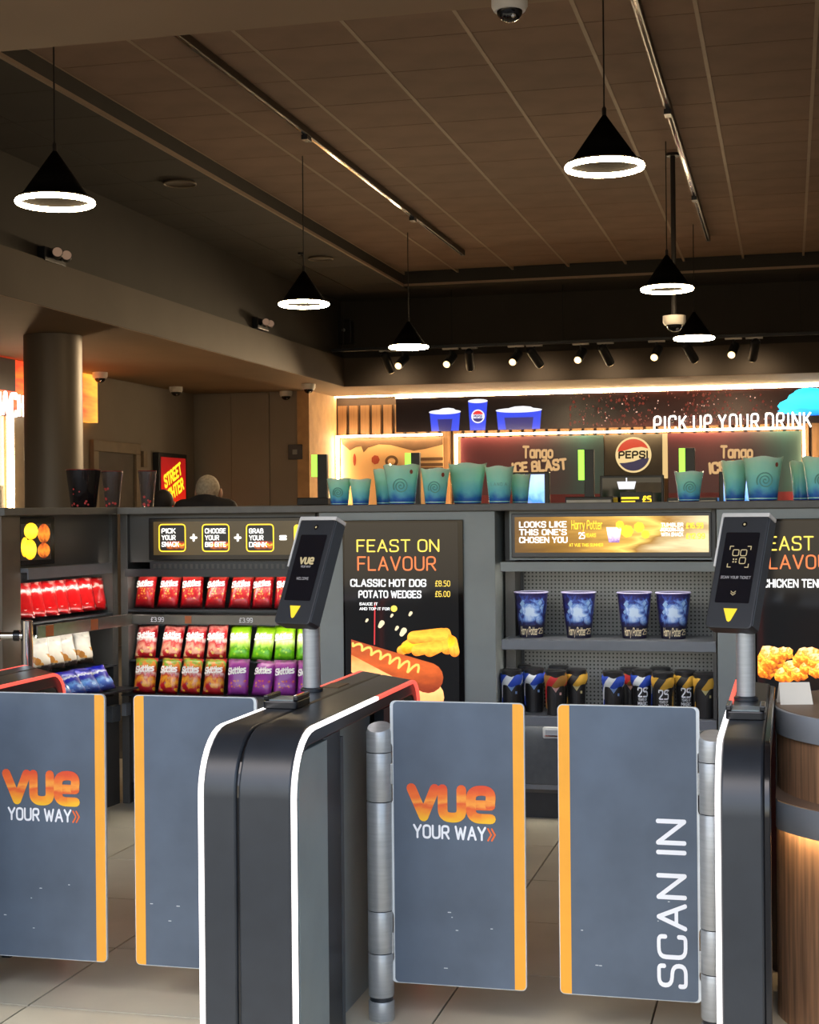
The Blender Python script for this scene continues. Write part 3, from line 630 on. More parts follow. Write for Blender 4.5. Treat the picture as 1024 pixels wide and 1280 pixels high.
def gate(s, side, label, kind):
    """s: pole centre, side: +1 leaf runs to +x"""
    t = thing('swing_gate', label, 'gate', (s, GT, 0), group='swing gates')
    prof = [(0.0, 0.055), (0.068, 0.19), (0.193, 0.31), (0.313, 0.62), (0.623, 0.76)]
    R = 0.037
    for a, b in prof: MB().lathe([(R-0.001, a), (R, a+0.002), (R, b-0.002), (R-0.001, b)], 28).build('pole_segment', K['steel'], t, smooth=True)
    MB().lathe([(R-0.004, 0.0), (R-0.004, 0.80)], 20).build('pole_core', K['black'], t, smooth=True)
    MB().lathe([(R, 0.763), (R, 0.82), (R-0.004, 0.832)], 28, fn=lambda p, a: Vector((p.x, p.y, p.z+(p.y*0.35 if p.z > 0.8 else 0)))).build('pole_cap', K['steel'], t, smooth=True)
    x0, x1, z0, z1 = 0.034, 0.420, 0.108, 0.908
    def mx(poly): return [(side*a, b) for a, b in poly]
    def prism(poly, d, name, m, par): return MB().prism(mx(poly), -d, d, 'y').build(name, m, par)
    r = 0.014
    notch = [(x0, z0+r), (x0, 0.16), (x0+0.006, 0.175), (x0+0.006, 0.30), (x0-0.001, 0.315), (x0-0.001, 0.61), (x0+0.006, 0.625), (x0+0.006, 0.78), (x0, 0.79)]
    base = rrect(x0, x1, z0, z1, r)
    # insert the hinge-side notches between the top-left and bottom-left corners
    tl = [p for p in base if p[0] < x0+r+1e-6 and p[1] > 0.5]; bl = [p for p in base if p[0] < x0+r+1e-6 and p[1] < 0.5]
    rt_ = [p for p in base if p[0] >= x0+r+1e-6]
    outer = [p for p in rt_ if p[1] > 0.5]+tl+notch[::-1][:-1]+bl+[p for p in rt_ if p[1] < 0.5]
    leaf = prism(outer, 0.005, 'leaf', K['edge'], t)
    g = 0.0022; sx = x1-0.033
    prism(rrect(x0+0.009, sx, z0+g, z1-g, (0, r-g, r-g, 0)), 0.0062, 'face_film', K['leaf'], leaf)
    prism(rrect(sx, x1-g, z0+g, z1-g, (r-g, 0, 0, r-g)), 0.0062, 'safety_strip', K['orange'], leaf)
    for zc_ in (0.22, 0.70): MB().box(*sorted((side*0.02, side*0.040)), -0.010, 0.010, zc_-0.03, zc_+0.03).build('hinge_bracket', K['steel'], t, bevel=0.003)
    fy = -0.0075
    if kind == 'logo':
        vue_logo(t, x0+0.061, fy, 0.583, 0.240, K['fire'])
        text('YOUR WAY', 0.034, K['white_print'], t, (x0+0.068, fy, 0.524), weight=0.19, width=0.205)
        text('»', 0.046, K['orange_print'], t, (x0+0.281, fy, 0.523), weight=0.12, width=0.02)
    elif kind == 'scan':
        text('SCAN IN', 0.072, K['white_print'], t, (-(x0+0.042), fy, 0.150), (0, 0, 1), (-1, 0, 0), weight=0.135, width=0.447)
    # small scuffs in the film
    rnd = random.Random(int(abs(s)*1000))
    for _ in range(5):
        a = x0+0.03+rnd.random()*0.3; z = z0+0.02+rnd.random()*0.25
        MB().box(*sorted((side*a, side*(a+0.003+rnd.random()*0.008))), -0.0068, -0.006, z, z+0.0022).build('scuff', K['edge'], leaf)
    return t
gate(-2.407, 1, 'grey gate leaf with flame logo at the left edge of the view', 'logo')
gate(-1.474, -1, 'plain grey gate leaf with orange strip, half hidden behind the pedestal', 'plain')
gate(-1.141, 1, 'grey gate leaf with flame logo right of the central pedestal', 'logo')
gate(-0.208, -1, 'grey gate leaf with vertical scan in lettering', 'scan')

# ticket scanners on the pedestals
K['tablet'] = mat('matt black scanner body', lin(42, 42, 44), 0.45, 0, 0.08, 20); K['tablet_side'] = mat('grey scanner side', lin(70, 74, 78), 0.45)
K['tablet_screen'] = mat('dark scanner glass', lin(20, 20, 26), 0.12, 0, 0.05)
K['pale_trim'] = mat('pale scanner trim', lin(214, 208, 200), 0.4); K['yellow'] = emit('yellow arrow', lin(250, 214, 30), 0.75)
K['glyph'] = emit('screen glyph', lin(220, 200, 150), 0.45); K['glyph_w'] = emit('screen text', lin(180, 176, 180), 0.4)
def scanner(s, tt, label, kind):
    t = thing('ticket_scanner', label, 'ticket scanner', (s, tt, PTOP+0.0005), group='ticket scanners')
    MB().lathe([(0.026, 0), (0.026, 0.30)], 24).build('stem', K['steel'], t, smooth=True)
    MB().lathe([(0.034, 0), (0.034, 0.008), (0.027, 0.012)], 24).build('stem_foot', K['black'], t, smooth=True)
    # tilted head: local frame
    psi = math.radians(36.7)-YAW*(-1)*0  # camera frame yaw of the facing direction
    n_h = (FW*-math.cos(psi)-RT*math.sin(psi)).normalized()       # horizontal facing direction
    lean = math.radians(23)
    zd = (UPV*math.cos(lean)-n_h*math.sin(lean)).normalized(); yd = (-(n_h*math.cos(lean)+UPV*math.sin(lean))).normalized(); xd = yd.cross(zd)
    Wd, Hd, Td = 0.142, 0.345, 0.05
    head = MB().prism(rrect(-Wd/2, Wd/2, 0, Hd, 0.014), 0, Td, 'y').build('scanner_head', K['tablet'], t, bevel=0.004)
    head.matrix_local = Matrix((xd, yd, zd)).transposed().to_4x4(); head.location = Vector((0, 0, 0.180))-xd*0.025-yd*0.070
    def fl(name, poly, m, y=-0.0012): return flat(name, poly, m, head, y)
    fl('screen_glass', rrect(-0.052, 0.052, 0.075, Hd-0.055, 0.004), K['tablet_screen'])
    fl('lens', ell(0.0, Hd-0.03, 0.008, 0.008, 12), K['black_gloss']); fl('lens_spot', ell(0.0, Hd-0.03, 0.0035, 0.0035, 10), K['glyph'], -0.0018)
    fl('arrow', [(-0.021, 0.058), (0.021, 0.058), (0.006, 0.022), (0.0, 0.018), (-0.006, 0.022)], K['yellow'], -0.0016)
    # pale trim over the top and upper left edge
    MB().prism(rrect(-Wd/2-0.004, Wd/2+0.001, Hd-0.006, Hd+0.006, (0.002, 0.004, 0, 0)), -0.002, Td, 'y').build('top_trim', K['pale_trim'], head, bevel=0.002)
    MB().box(-Wd/2-0.004, -Wd/2+0.002, -0.002, Td, Hd-0.16, Hd).build('side_trim', K['pale_trim'], head)
    box('side_plate', Wd/2-0.0005, Wd/2+0.002, 0.004, Td-0.003, 0.01, Hd-0.01, K['tablet_side'], head)
    if kind == 'welcome':
        vue_logo(head, -0.028, -0.0016, 0.195, 0.055, K['glyph'])
        text('YOUR WAY', 0.006, K['glyph_w'], head, (0, -0.0016, 0.182), align='c', weight=0.2); text('WELCOME', 0.008, K['glyph_w'], head, (0, -0.0016, 0.142), align='c', weight=0.16)
    else:
        c0, zc_ = 0.0, 0.215
        for sx in (-1, 1):
            for sz in (-1, 1):
                mb = MB(); stroke(mb, [(c0+sx*0.032, zc_+sz*0.022), (c0+sx*0.032, zc_+sz*0.032), (c0+sx*0.022, zc_+sz*0.032)], 0.0013)
                obj('bracket_mark', mb_flat(mb, 'bracket_mark'), K['glyph'], head, (0, -0.0016, 0))
        for (a, b) in ((-0.012, 0.012), (0.012, 0.012), (0.012, -0.012)):
            mb = MB(); stroke(mb, rounded([(c0+a-0.009, zc_+b-0.009), (c0+a+0.009, zc_+b-0.009), (c0+a+0.009, zc_+b+0.009), (c0+a-0.009, zc_+b+0.009)], 0.004, True), 0.0013, True)
            obj('ticket_icon', mb_flat(mb, 'ticket_icon'), K['glyph'], head, (0, -0.0016, 0))
        for (a, b) in ((-0.016, -0.008), (-0.008, -0.008), (-0.016, -0.016), (-0.008, -0.016)): fl('ticket_icon', ell(c0+a, zc_+b, 0.0026, 0.0026, 8), K['glyph'], -0.0016)
        text('SCAN YOUR TICKET', 0.0075, K['glyph_w'], head, (0, -0.0016, 0.148), align='c', weight=0.18)
        mb = MB()
        for q in (0, 0.006): stroke(mb, [(-0.007, 0.104+q), (0, 0.098+q), (0.007, 0.104+q)], 0.001)
        obj('chevron', mb_flat(mb, 'chevron'), K['glyph'], head, (0, -0.0016, 0))
    return t
scanner(-1.418, 4.42, 'tilted ticket scanner showing a logo on the central pedestal', 'welcome')
scanner(-0.125, 4.42, 'tilted ticket scanner showing a scan symbol on the right pedestal', 'scan')

# chrome handrail post behind the left pedestal
pp = at_Z(34, 776, 5.7)
hp = thing('handrail_post', 'chrome handrail post with a black sleeved rail at the left edge', 'handrail', (pp.x, pp.y, 0))
MB().lathe([(0.021, 0), (0.021, pp.z), (0.018, pp.z+0.003)], 20).build('post', K['chrome'], hp, smooth=True)
MB().lathe([(0.05, 0), (0.05, 0.01), (0.024, 0.014)], 20).build('base_flange', K['chrome'], hp, smooth=True)
rz = pp.z-0.055; ld = -RT
MB().tube([(0, 0, rz), tuple(ld*0.9+Vector((0, 0, rz)))], 0.014, 12).build('rail', K['chrome'], hp, smooth=True)
for a, b in ((0.028, 0.05), (0.10, 0.6)): MB().tube([tuple(ld*a+Vector((0, 0, rz))), tuple(ld*b+Vector((0, 0, rz)))], 0.021, 12).build('sleeve', K['black_gloss'], hp, smooth=True)
# black pillar scanner edge at the very left
# wooden drum table at the right
K['walnut'] = mat('walnut veneer', lin(188, 142, 106), 0.5, 0, 0.4, 5, 0.05, (14, 14, 0.6)); K['band'] = mat('grey metal band', lin(176, 180, 184), 0.35, 0.2, 0.06, 8)
K['tabletop'] = mat('brown table top', lin(150, 122, 98), 0.5, 0, 0.1, 5)
R0, R1 = 0.492, 0.55
dtm = thing('drum_table', 'round two tier wooden drum table with grey metal bands', 'table', (0.437, 4.59, 0))
ztop = 0.872; zled = 0.636
def DL(prof, name, m, caps=True):
    """turned tier with one flat side that stands against the pedestal"""
    mb = MB().lathe(prof, 72, capb=caps, capt=caps); mb.v = [(max(x, -0.482), y, z) for x, y, z in mb.v]
    return mb.build(name, m, dtm, smooth=True)
DL([(R0-0.012, zled), (R0-0.012, ztop-0.055)], 'upper_drum', K['walnut'])
DL([(R0, ztop-0.072), (R0+0.002, ztop-0.070), (R0+0.002, ztop-0.002), (R0, ztop)], 'top_band', K['band'])
DL([(R0-0.008, ztop-0.004), (R0-0.008, ztop+0.001)], 'table_top', K['tabletop'])
DL([(R1, zled-0.078), (R1+0.002, zled-0.074), (R1+0.002, zled-0.004), (R1, zled)], 'ledge_band', K['band'], False)
DL([(R1-0.001, zled-0.004), (R1-0.001, zled+0.002)], 'ledge_top', K['tabletop'])
DL([(R1-0.05, 0), (R1-0.05, zled-0.05)], 'lower_drum', K['walnut'])
mb = MB().torus(R1-0.020, 0.006, 72, 6, (0, 0, zled-0.062)); mb.v = [(max(x, -0.47), y, z) for x, y, z in mb.v]; mb.build('ledge_light', K['led_warm'], dtm)
pcd = at_z(993, 880, ztop)
cd = thing('table_card', 'white folded card standing on the drum table', 'card', (pcd.x, pcd.y, ztop+0.001), rotz=YAW)
K['card'] = mat('white card', lin(238, 226, 206), 0.7, 0, 0.03)
MB().add([(-0.045, -0.02, 0), (0.05, -0.02, 0), (0.046, 0.005, 0.062), (-0.043, 0.005, 0.062), (-0.045, 0.03, 0), (0.05, 0.03, 0)], [(0, 1, 2, 3), (3, 2, 5, 4)]).build('card_fold', K['card'], cd)
cd.children[0].modifiers.new('thick', 'SOLIDIFY').thickness = 0.0015
# ================================================================ DISPLAY COUNTER (front face in the plane y = 7)
FT = 7.0; CT_Z = 1.475
def sx(x, y=750): return at_t(x, y, FT).x
def sz(x, y, t=FT): return at_t(x, y, t).z
K['scr_brown'] = ramp_mat('dim brown screen', [(0, lin(78, 62, 34)), (0.5, lin(58, 48, 30)), (1, lin(70, 58, 36))], axis=0, noise=0.2, nscale=2, emission=0.5, rough=0.2)
K['scr_yellow'] = emit('yellow screen line', lin(255, 205, 40), 1.1); K['scr_white'] = emit('white screen text', lin(255, 250, 240), 1.2); K['scr_black'] = emit('black screen tile', lin(30, 24, 16), 0.3)
K['scr_food'] = ramp_mat('snack picture', [(0, lin(60, 24, 10)), (0.45, lin(190, 90, 20)), (0.6, lin(250, 190, 60)), (0.75, lin(200, 60, 20)), (1, lin(90, 40, 20))], noise=0.5, nscale=4, emission=0.9)
K['peg'] = mat('grey pegboard', lin(112, 114, 112), 0.6)
def peg_holes(m):
    nt = m.node_tree; L = nt.links.new; b = nt.nodes['Principled BSDF']
    tc = nt.nodes.new('ShaderNodeTexCoord'); sp = nt.nodes.new('ShaderNodeSeparateXYZ'); L(tc.outputs['Object'], sp.inputs[0])
    d = []
    for ax in (0, 2):
        mu = nt.nodes.new('ShaderNodeMath'); mu.operation = 'MULTIPLY'; mu.inputs[1].default_value = 1/0.0185; L(sp.outputs[ax], mu.inputs[0])
        fr = nt.nodes.new('ShaderNodeMath'); fr.operation = 'FRACT'; L(mu.outputs[0], fr.inputs[0])
        su = nt.nodes.new('ShaderNodeMath'); su.operation = 'SUBTRACT'; su.inputs[1].default_value = 0.5; L(fr.outputs[0], su.inputs[0])
        pw = nt.nodes.new('ShaderNodeMath'); pw.operation = 'POWER'; pw.inputs[1].default_value = 2; ab = nt.nodes.new('ShaderNodeMath'); ab.operation = 'ABSOLUTE'
        L(su.outputs[0], ab.inputs[0]); L(ab.outputs[0], pw.inputs[0]); d.append(pw)
    ad = nt.nodes.new('ShaderNodeMath'); ad.operation = 'ADD'; L(d[0].outputs[0], ad.inputs[0]); L(d[1].outputs[0], ad.inputs[1])
    gt = nt.nodes.new('ShaderNodeMath'); gt.operation = 'GREATER_THAN'; gt.inputs[1].default_value = 0.055; L(ad.outputs[0], gt.inputs[0])
    mx = nt.nodes.new('ShaderNodeMix'); mx.data_type = 'RGBA'; mx.inputs['A'].default_value = lin(24, 24, 24)
    src = b.inputs['Base Color'].links[0].from_socket; L(src, mx.inputs['B']); L(gt.outputs[0], mx.inputs['Factor']); L(mx.outputs['Result'], b.inputs['Base Color'])
peg_holes(K['peg'])
# ---- snack unit
xA0, xA1 = sx(151), sx(400)
WA = xA1-xA0
ua = thing('snack_display', 'dark snack shelf unit with a lit pick your snack header screen', 'display unit', (xA0, FT, 0))
def A(x, y=750): return sx(x, y)-xA0
zr1, zr0 = sz(250, 768), sz(250, 779.5)           # price rail
zs = sz(250, 760, FT+0.08)-0.003                   # first shelf
box('end_panel', 0, A(160), 0.0, 0.55, 0.0, 1.44, K['counter_dark'], ua, 0.003)
box('end_panel', WA-0.03, WA, 0.05, 0.55, 0.0, 1.44, K['counter_dark'], ua)
box('back_panel', A(160), WA-0.03, 0.45, 0.47, 0.0, 1.44, K['black'], ua)
box('header', A(160), WA-0.03, 0.03, 0.45, sz(250, 703), 1.44, K['counter_dark'], ua)
hs = MB().box(A(188), WA-0.03, -0.015, 0.03, sz(280, 700), sz(280, 647)).build('header_frame', K['black_gloss'], ua, bevel=0.004)
z0, z1 = sz(280, 693.5), sz(280, 651.5)
box('header_screen', A(194.5), WA-0.04, -0.018, -0.014, z0, z1, K['scr_brown'], hs)
for a, b, txts in ((201, 233.5, ('PICK', 'YOUR', 'SNACK')), (255, 288, ('CHOOSE', 'YOUR', 'BIG BITE')), (310, 343.5, ('GRAB', 'YOUR', 'DRINK')), (369, 402, ())):
    q0, q1 = A(a, 672), A(b, 672); t0, t1 = sz((a+b)/2, 689), sz((a+b)/2, 655.5)
    if txts == ():
        flat('yellow_tile', rrect(q0, min(q1, WA-0.045), t0, t1, 0.015), K['scr_yellow'], hs, -0.0185); continue
    flat('tile_picture', rrect(q0, q1, t0, t1, 0.015), K['scr_black'], hs, -0.0185)
    flat('food_picture', rrect(q0+0.04, q1-0.006, t0+0.008, t0+0.05, 0.01), K['scr_food'], hs, -0.0188)
    mb = MB(); stroke(mb, rounded([(q0, t0), (q1, t0), (q1, t1), (q0, t1)], 0.018, True), 0.003, True); obj('tile_outline', mb_flat(mb, 'tile_outline'), K['scr_yellow'], hs, (0, -0.019, 0))
    for i, tx in enumerate(txts): text(tx, 0.021, K['scr_white'], hs, (q0+0.015, -0.0195, t1-0.042-0.033*i), weight=0.2, width=min(0.105, 0.0175*len(tx)))
for px_, ch in ((244, '+'), (299, '+'), (355.5, '=')): text(ch, 0.055, K['scr_white'], hs, (A(px_, 672), -0.0195, sz(px_, 672)-0.0275), weight=0.2, align='c')
# vent grille under the header
vg = MB().box(A(188), WA-0.03, 0.0, 0.03, sz(280, 712), sz(280, 702)).build('vent', K['black'], ua)
for i in range(30): box('vent_slot', A(192)+i*0.028, A(192)+i*0.028+0.014, -0.001, 0.0, sz(280, 711), sz(280, 705), K['counter_dark'], vg)
box('canopy', A(160), WA-0.03, -0.03, 0.45, sz(280, 715), sz(280, 711), K['black'], ua)
box('canopy_lip', A(160), WA-0.03, -0.034, -0.03, sz(280, 715)-0.022, sz(280, 711), K['black'], ua)
box('shelf_light', A(166), WA-0.05, -0.026, -0.012, sz(280, 715)-0.008, sz(280, 715)-0.0005, K['led_neutral'], ua)
box('shelf', A(160), WA-0.03, 0.0, 0.45, zs-0.012, zs, K['black'], ua)
rl = MB().box(A(157), WA-0.03, -0.05, -0.042, zr0, zr1).build('price_rail', K['rail'], ua, bevel=0.002)
box('rail_bracket', A(160), WA-0.03, -0.042, 0.0, zr0+0.008, zr0+0.014, K['black'], ua)
box('shelf_light', A(166), WA-0.05, -0.036, -0.022, zr0+0.002, zr0+0.008, K['led_neutral'], ua)
K['tagc'] = mat('orange price tag', lin(196, 110, 60), 0.5)
for px_, tx in ((202, '£3.99'), (312, '£3.99')): text(tx, 0.02, K['white_print'], rl, (A(px_, 774), -0.0515, (zr0+zr1)/2-0.010), weight=0.17, align='c')
box('price_tag', A(236), A(244), -0.0525, -0.0505, zr0+0.004, zr1-0.004, K['tagc'], rl)
# stepped trays below
ZT2 = sz(250, 825, FT+0.05)-0.001; ZT3 = sz(250, 868, FT-0.04)-0.001
box('tray_back', A(160), WA-0.03, 0.16, 0.18, 0.3, zr0, K['black'], ua)
box('tray', A(160), WA-0.03, 0.01, 0.16, ZT2-0.006, ZT2, K['black'], ua)
box('tray', A(160), WA-0.03, -0.09, 0.16, ZT3-0.008, ZT3, K['black'], ua)
box('lower_cabinet', A(160), WA-0.03, 0.03, 0.5, 0.10, ZT3-0.01, K['counter_dark'], ua)
box('kick_plate', A(160), WA-0.03, 0.06, 0.5, 0.0, 0.10, K['black'], ua)
box('rail_bracket', A(157), A(163), -0.06, 0.0, sz(160, 893), sz(160, 878), K['shelf'], ua, 0.003)
# ---- side wing (its face recedes to the corner)
WA_ANG = math.radians(6.2)
C0 = Vector((sx(148), FT, 0)); wd = Vector((math.sin(WA_ANG), math.cos(WA_ANG), 0)); wn_ = Vector((math.cos(WA_ANG), -math.sin(WA_ANG), 0))
def wing(x, y, off=0.0):
    """pixel -> local (x along the face, z) on the wing's face, pushed out by off"""
    d = ray(x, y); k = ((C0+wn_*off-CAMP).dot(wn_))/d.dot(wn_); p = CAMP+d*k; return (p-C0).dot(wd), p.z
uw = thing('side_wing_display', 'dark side shelf unit turned to face right with red and blue bags', 'display unit', tuple(C0), rotz=math.pi/2-WA_ANG)
xw0 = wing(23, 760)[0]
box('end_panel', xw0-0.14, xw0, -0.014, 0.5, 0.0, 1.44, mat('brown end panel', lin(96, 82, 66), 0.45), uw, 0.003)
box('end_panel', -0.05, 0.0, 0.002, 0.5, 0.0, 1.44, K['counter_dark'], uw)
box('back_panel', xw0, -0.05, 0.30, 0.32, 0.0, 1.44, K['black'], uw)
zh = wing(90, 706)[1]
box('header', xw0, -0.05, 0.02, 0.30, zh, 1.44, K['counter_dark'], uw)
box('header_lip', xw0, wing(128, 706)[0], -0.05, 0.02, zh-0.02, zh, K['shelf'], uw, 0.003)
fr_ = MB().box(xw0, wing(66, 680)[0], -0.012, 0.02, wing(40, 706)[1], wing(40, 647)[1]).build('header_frame', K['black_gloss'], uw, bevel=0.004)
box('header_screen', xw0+0.0, wing(60, 680)[0], -0.016, -0.012, wing(40, 700)[1], wing(40, 655)[1], emit('header screen', lin(30, 24, 20), 0.3), fr_)
K['macaron'] = ramp_mat('yellow macaron picture', [(0, lin(245, 170, 20)), (0.5, lin(255, 225, 60)), (1, lin(255, 200, 30))], noise=0.3, emission=1.1)
K['choc'] = ramp_mat('caramel picture', [(0, lin(120, 40, 10)), (0.5, lin(230, 130, 40)), (1, lin(160, 60, 20))], noise=0.4, nscale=5, emission=1.0)
for (px_, py_, rx, rz_, m) in ((35, 664, .055, .038, 'macaron'), (34, 687, .05, .046, 'macaron'), (26, 684, .03, .045, 'macaron'), (51, 667, .05, .045, 'choc'), (51, 688, .05, .035, 'choc')):
    a, z = wing(px_, py_); flat('picture', ell(max(a, xw0+rx), z, rx, rz_, 14), K[m], fr_, -0.0165-0.0002*rz_)
za_, zb_ = wing(100, 772)[1], wing(100, 787)[1]
box('shelf', xw0, -0.05, 0.0, 0.30, za_-0.004, za_+0.004, K['black'], uw)
rw = MB().box(xw0, wing(143, 780)[0], -0.10, -0.092, zb_, za_).build('price_rail', K['rail'], uw, bevel=0.002)
for px_ in (62, 118): a = wing(px_, 778, 0.1)[0]; box('price_tag', a-0.03, a+0.03, -0.102, -0.100, zb_+0.004, za_-0.004, K['tagc'], rw)
box('shelf_light', xw0+0.08, -0.12, -0.036, -0.022, zh-0.028, zh-0.0205, K['led_neutral'], uw)
box('canopy_lip', xw0, wing(128, 706)[0], -0.054, -0.048, zh-0.05, zh, K['shelf'], uw)
box('shelf_light', xw0+0.02, -0.16, -0.088, -0.075, zb_+0.004, zb_+0.010, K['led_neutral'], uw)
box('tray', xw0, -0.05, -0.02, 0.28, wing(100, 838)[1]-0.008, wing(100, 838)[1], K['black'], uw)
box('tray', xw0, -0.05, -0.14, 0.28, wing(110, 868, 0.12)[1]-0.02, wing(110, 868, 0.12)[1]-0.012, K['black'], uw)
box('lower_cabinet', xw0, -0.05, 0.0, 0.3, 0.0, wing(110, 868)[1]-0.03, K['counter_dark'], uw)
a = wing(137, 893)[0]; box('rail_bracket', a-0.04, a+0.04, -0.04, 0.0, 0.42, 0.50, K['charcoal'], uw, 0.003)

# ---- menu totems
K['glass_black'] = mat('black screen glass', lin(16, 16, 18), 0.05, 0, 0.05, 4)
K['menu_bg'] = emit('dark menu screen', lin(22, 22, 24), 0.35); K['menu_bg'].node_tree.nodes['Principled BSDF'].inputs['Roughness'].default_value = 0.06
K['gold'] = ramp_mat('gold to orange headline', [(0, lin(232, 90, 50)), (0.5, lin(240, 150, 60)), (1, lin(252, 220, 90))], emission=0.95)
K['orange_head'] = emit('orange headline', lin(240, 120, 60), 0.9); K['gold_head'] = emit('gold headline', lin(250, 214, 80), 0.95)
K['menu_white'] = emit('white menu text', lin(245, 245, 245), 0.95)
K['bun'] = ramp_mat('bun picture', [(0, lin(236, 150, 80)), (0.5, lin(250, 190, 120)), (1, lin(226, 120, 50))], emission=0.85, noise=0.25); K['sausage'] = ramp_mat('sausage picture', [(0, lin(120, 40, 14)), (0.5, lin(190, 84, 30)), (1, lin(140, 54, 18))], emission=0.85, noise=0.3)
K['mustard'] = emit('mustard picture', lin(246, 196, 90), 0.95); K['wedge'] = ramp_mat('wedge picture', [(0, lin(220, 110, 20)), (0.5, lin(250, 176, 50)), (1, lin(236, 140, 30))], emission=0.9, noise=0.35, nscale=5)
K['chicken'] = ramp_mat('fried chicken picture', [(0, lin(150, 60, 10)), (0.35, lin(232, 130, 20)), (0.55, lin(255, 196, 70)), (0.7, lin(240, 140, 30)), (1, lin(255, 220, 150))], emission=0.95, noise=0.6, nscale=5)
K['crumb'] = emit('flying crumb picture', lin(240, 220, 180), 0.8)
xT0, xT1 = sx(402), sx(621)
um = thing('menu_totem', 'grey totem with a hot dog menu screen', 'menu screen', (xT0, FT-0.03, 0))
def Tm(x, y=750): return sx(x, y)-xT0
box('totem_body', 0, xT1-xT0, 0, 0.6, 0, 1.44, K['counter'], um, 0.003)
box('totem_kick', 0, xT1-xT0, -0.004, 0, 0, 0.1, K['black'], um)
zt0 = sz(500, 650); msc = MB().box(Tm(432), Tm(582), -0.012, 0, 0.12, zt0).build('screen_bezel', K['glass_black'], um, bevel=0.003)
m0, m1 = Tm(434.5), Tm(579.5)
box('screen', m0, m1-0.015, -0.0135, -0.012, 0.14, zt0-0.012, K['menu_bg'], msc)
Yp = -0.0145
def mt(x, y): return Tm(x, y), sz(x, y)
def line(txt, px0, px1, py0, py1, m, weight=0.14, **kw):
    a, z = mt(px0, py1); b, _ = mt(px1, py1); h = mt(px0, py0)[1]-z
    text(txt, h, m, msc, (a, Yp, z), weight=weight, width=b-a, **kw)
line('FEAST ON', 450, 551, 675, 689, K['gold_head'], 0.12); line('FLAVOUR', 451, 547, 696, 712, K['orange_head'], 0.12)
line('CLASSIC HOT DOG', 442, 535, 724, 732, K['menu_white'], 0.2); line('POTATO WEDGES', 452, 529, 738, 746, K['menu_white'], 0.2)
line('£8.50', 547, 565, 725.5, 732, K['gold_head'], 0.13); line('£6.00', 547, 565, 738.5, 745, K['gold_head'], 0.13)
line('SAUCE IT', 453, 475, 752.6, 755.6, K['menu_white'], 0.2); line('AND TOP IT FOR', 453, 490, 758.6, 761.6, K['menu_white'], 0.2)
def pic(name, pts, m, y): 
    return flat(name, [mt(*p) for p in pts], m, msc, y)
def cap(p0, p1, r0, r1, n=8):
    """pixel capsule outline"""
    p0 = Vector(p0); p1 = Vector(p1); d = (p1-p0).normalized(); a0 = math.atan2(d.y, d.x); out = []
    for i in range(n+1): g = a0-math.pi/2+math.pi*i/n; out.append((p1.x+r1*math.cos(g), p1.y+r1*math.sin(g)))
    for i in range(n+1): g = a0+math.pi/2+math.pi*i/n; out.append((p0.x+r0*math.cos(g), p0.y+r0*math.sin(g)))
    return out
pic('price_dot', cap((495.5, 760), (495.6, 760), 4, 4), K['gold_head'], Yp)
def clipx(pts, lo=442.5): return [(max(lo, a), b) for a, b in pts]
for q in (((512, 808), (528, 798), 8, 8), ((520, 796), (555, 792), 8, 8), ((560, 790), (562, 808), 6, 9), ((540, 812), (564, 800), 8, 8), ((524, 812), (550, 806), 7, 7), ((568, 800), (571, 814), 6, 6), ((505, 812), (530, 800), 6, 6)):
    pic('wedge_picture', cap(*q), K['wedge'], Yp-0.0003*((q[0][0] % 7)/7))
pic('bun_picture', clipx(cap((440, 826), (536, 870), 14, 22)), K['bun'], Yp-0.0006)
pic('sausage_picture', clipx(cap((440, 808), (538, 846), 10, 19)), K['sausage'], Yp-0.0010)
mb = MB(); zz = []
for i in range(0, 60):
    f = i/59; cx_, cy_ = 443+82*f, 803+34*f; sw_ = (2.5+4.5*f)*math.sin(i*0.75); zz.append(mt(cx_+1.5*math.cos(i*0.75)-sw_*0.5, cy_+sw_*0.9))
stroke(mb, zz, 0.0055); obj('mustard_picture', mb_flat(mb, 'mustard_picture'), K['mustard'], msc, (0, Yp-0.0014, 0))
for cx_, cy_, r in ((478, 782, 4), (505, 792, 4.5), (515, 768, 2.5), (492, 770, 2), (461, 776, 2), (498, 786, 2.5)): pic('crumb_picture', cap((cx_, cy_), (cx_+r*0.7, cy_-r*1.1), r*0.6, r*0.8, 4), K['crumb'], Yp)
pic('seat_line', [(471, 752), (472.5, 752), (472, 805), (470.5, 805)], K['pic_red'], Yp)
# second totem
xU0 = sx(897)
u2 = thing('menu_totem', 'grey totem with a fried chicken menu screen at the right edge', 'menu screen', (xU0, FT-0.03, 0))
def T2(x, y=750): return sx(x, y)-xU0
xU1 = sx(1120)
box('totem_body', 0, xU1-xU0, 0, 0.6, 0, 1.44, K['counter'], u2, 0.003)
msc2 = MB().box(T2(944), T2(1110), -0.012, 0, 0.12, sz(1000, 648)).build('screen_bezel', K['glass_black'], u2, bevel=0.003)
box('screen', T2(946), T2(1106), -0.0135, -0.012, 0.14, sz(1000, 651), K['menu_bg'], msc2)
def l2(txt, px0, px1, py0, py1, m, weight=0.14):
    a, z = T2(px0, py1), sz(px0, py1); text(txt, sz(px0, py0)-z, m, msc2, (a, Yp, z), weight=weight, width=T2(px1, py1)-a)
l2('FEAST ON', 948, 1054, 671, 687, K['gold_head'], 0.12); l2('FLAVOUR', 949, 1050, 694, 710, K['orange_head'], 0.12); l2('CHICKEN TENDERS', 955, 1050, 724, 733, K['menu_white'], 0.2)
rnd = random.Random(3)
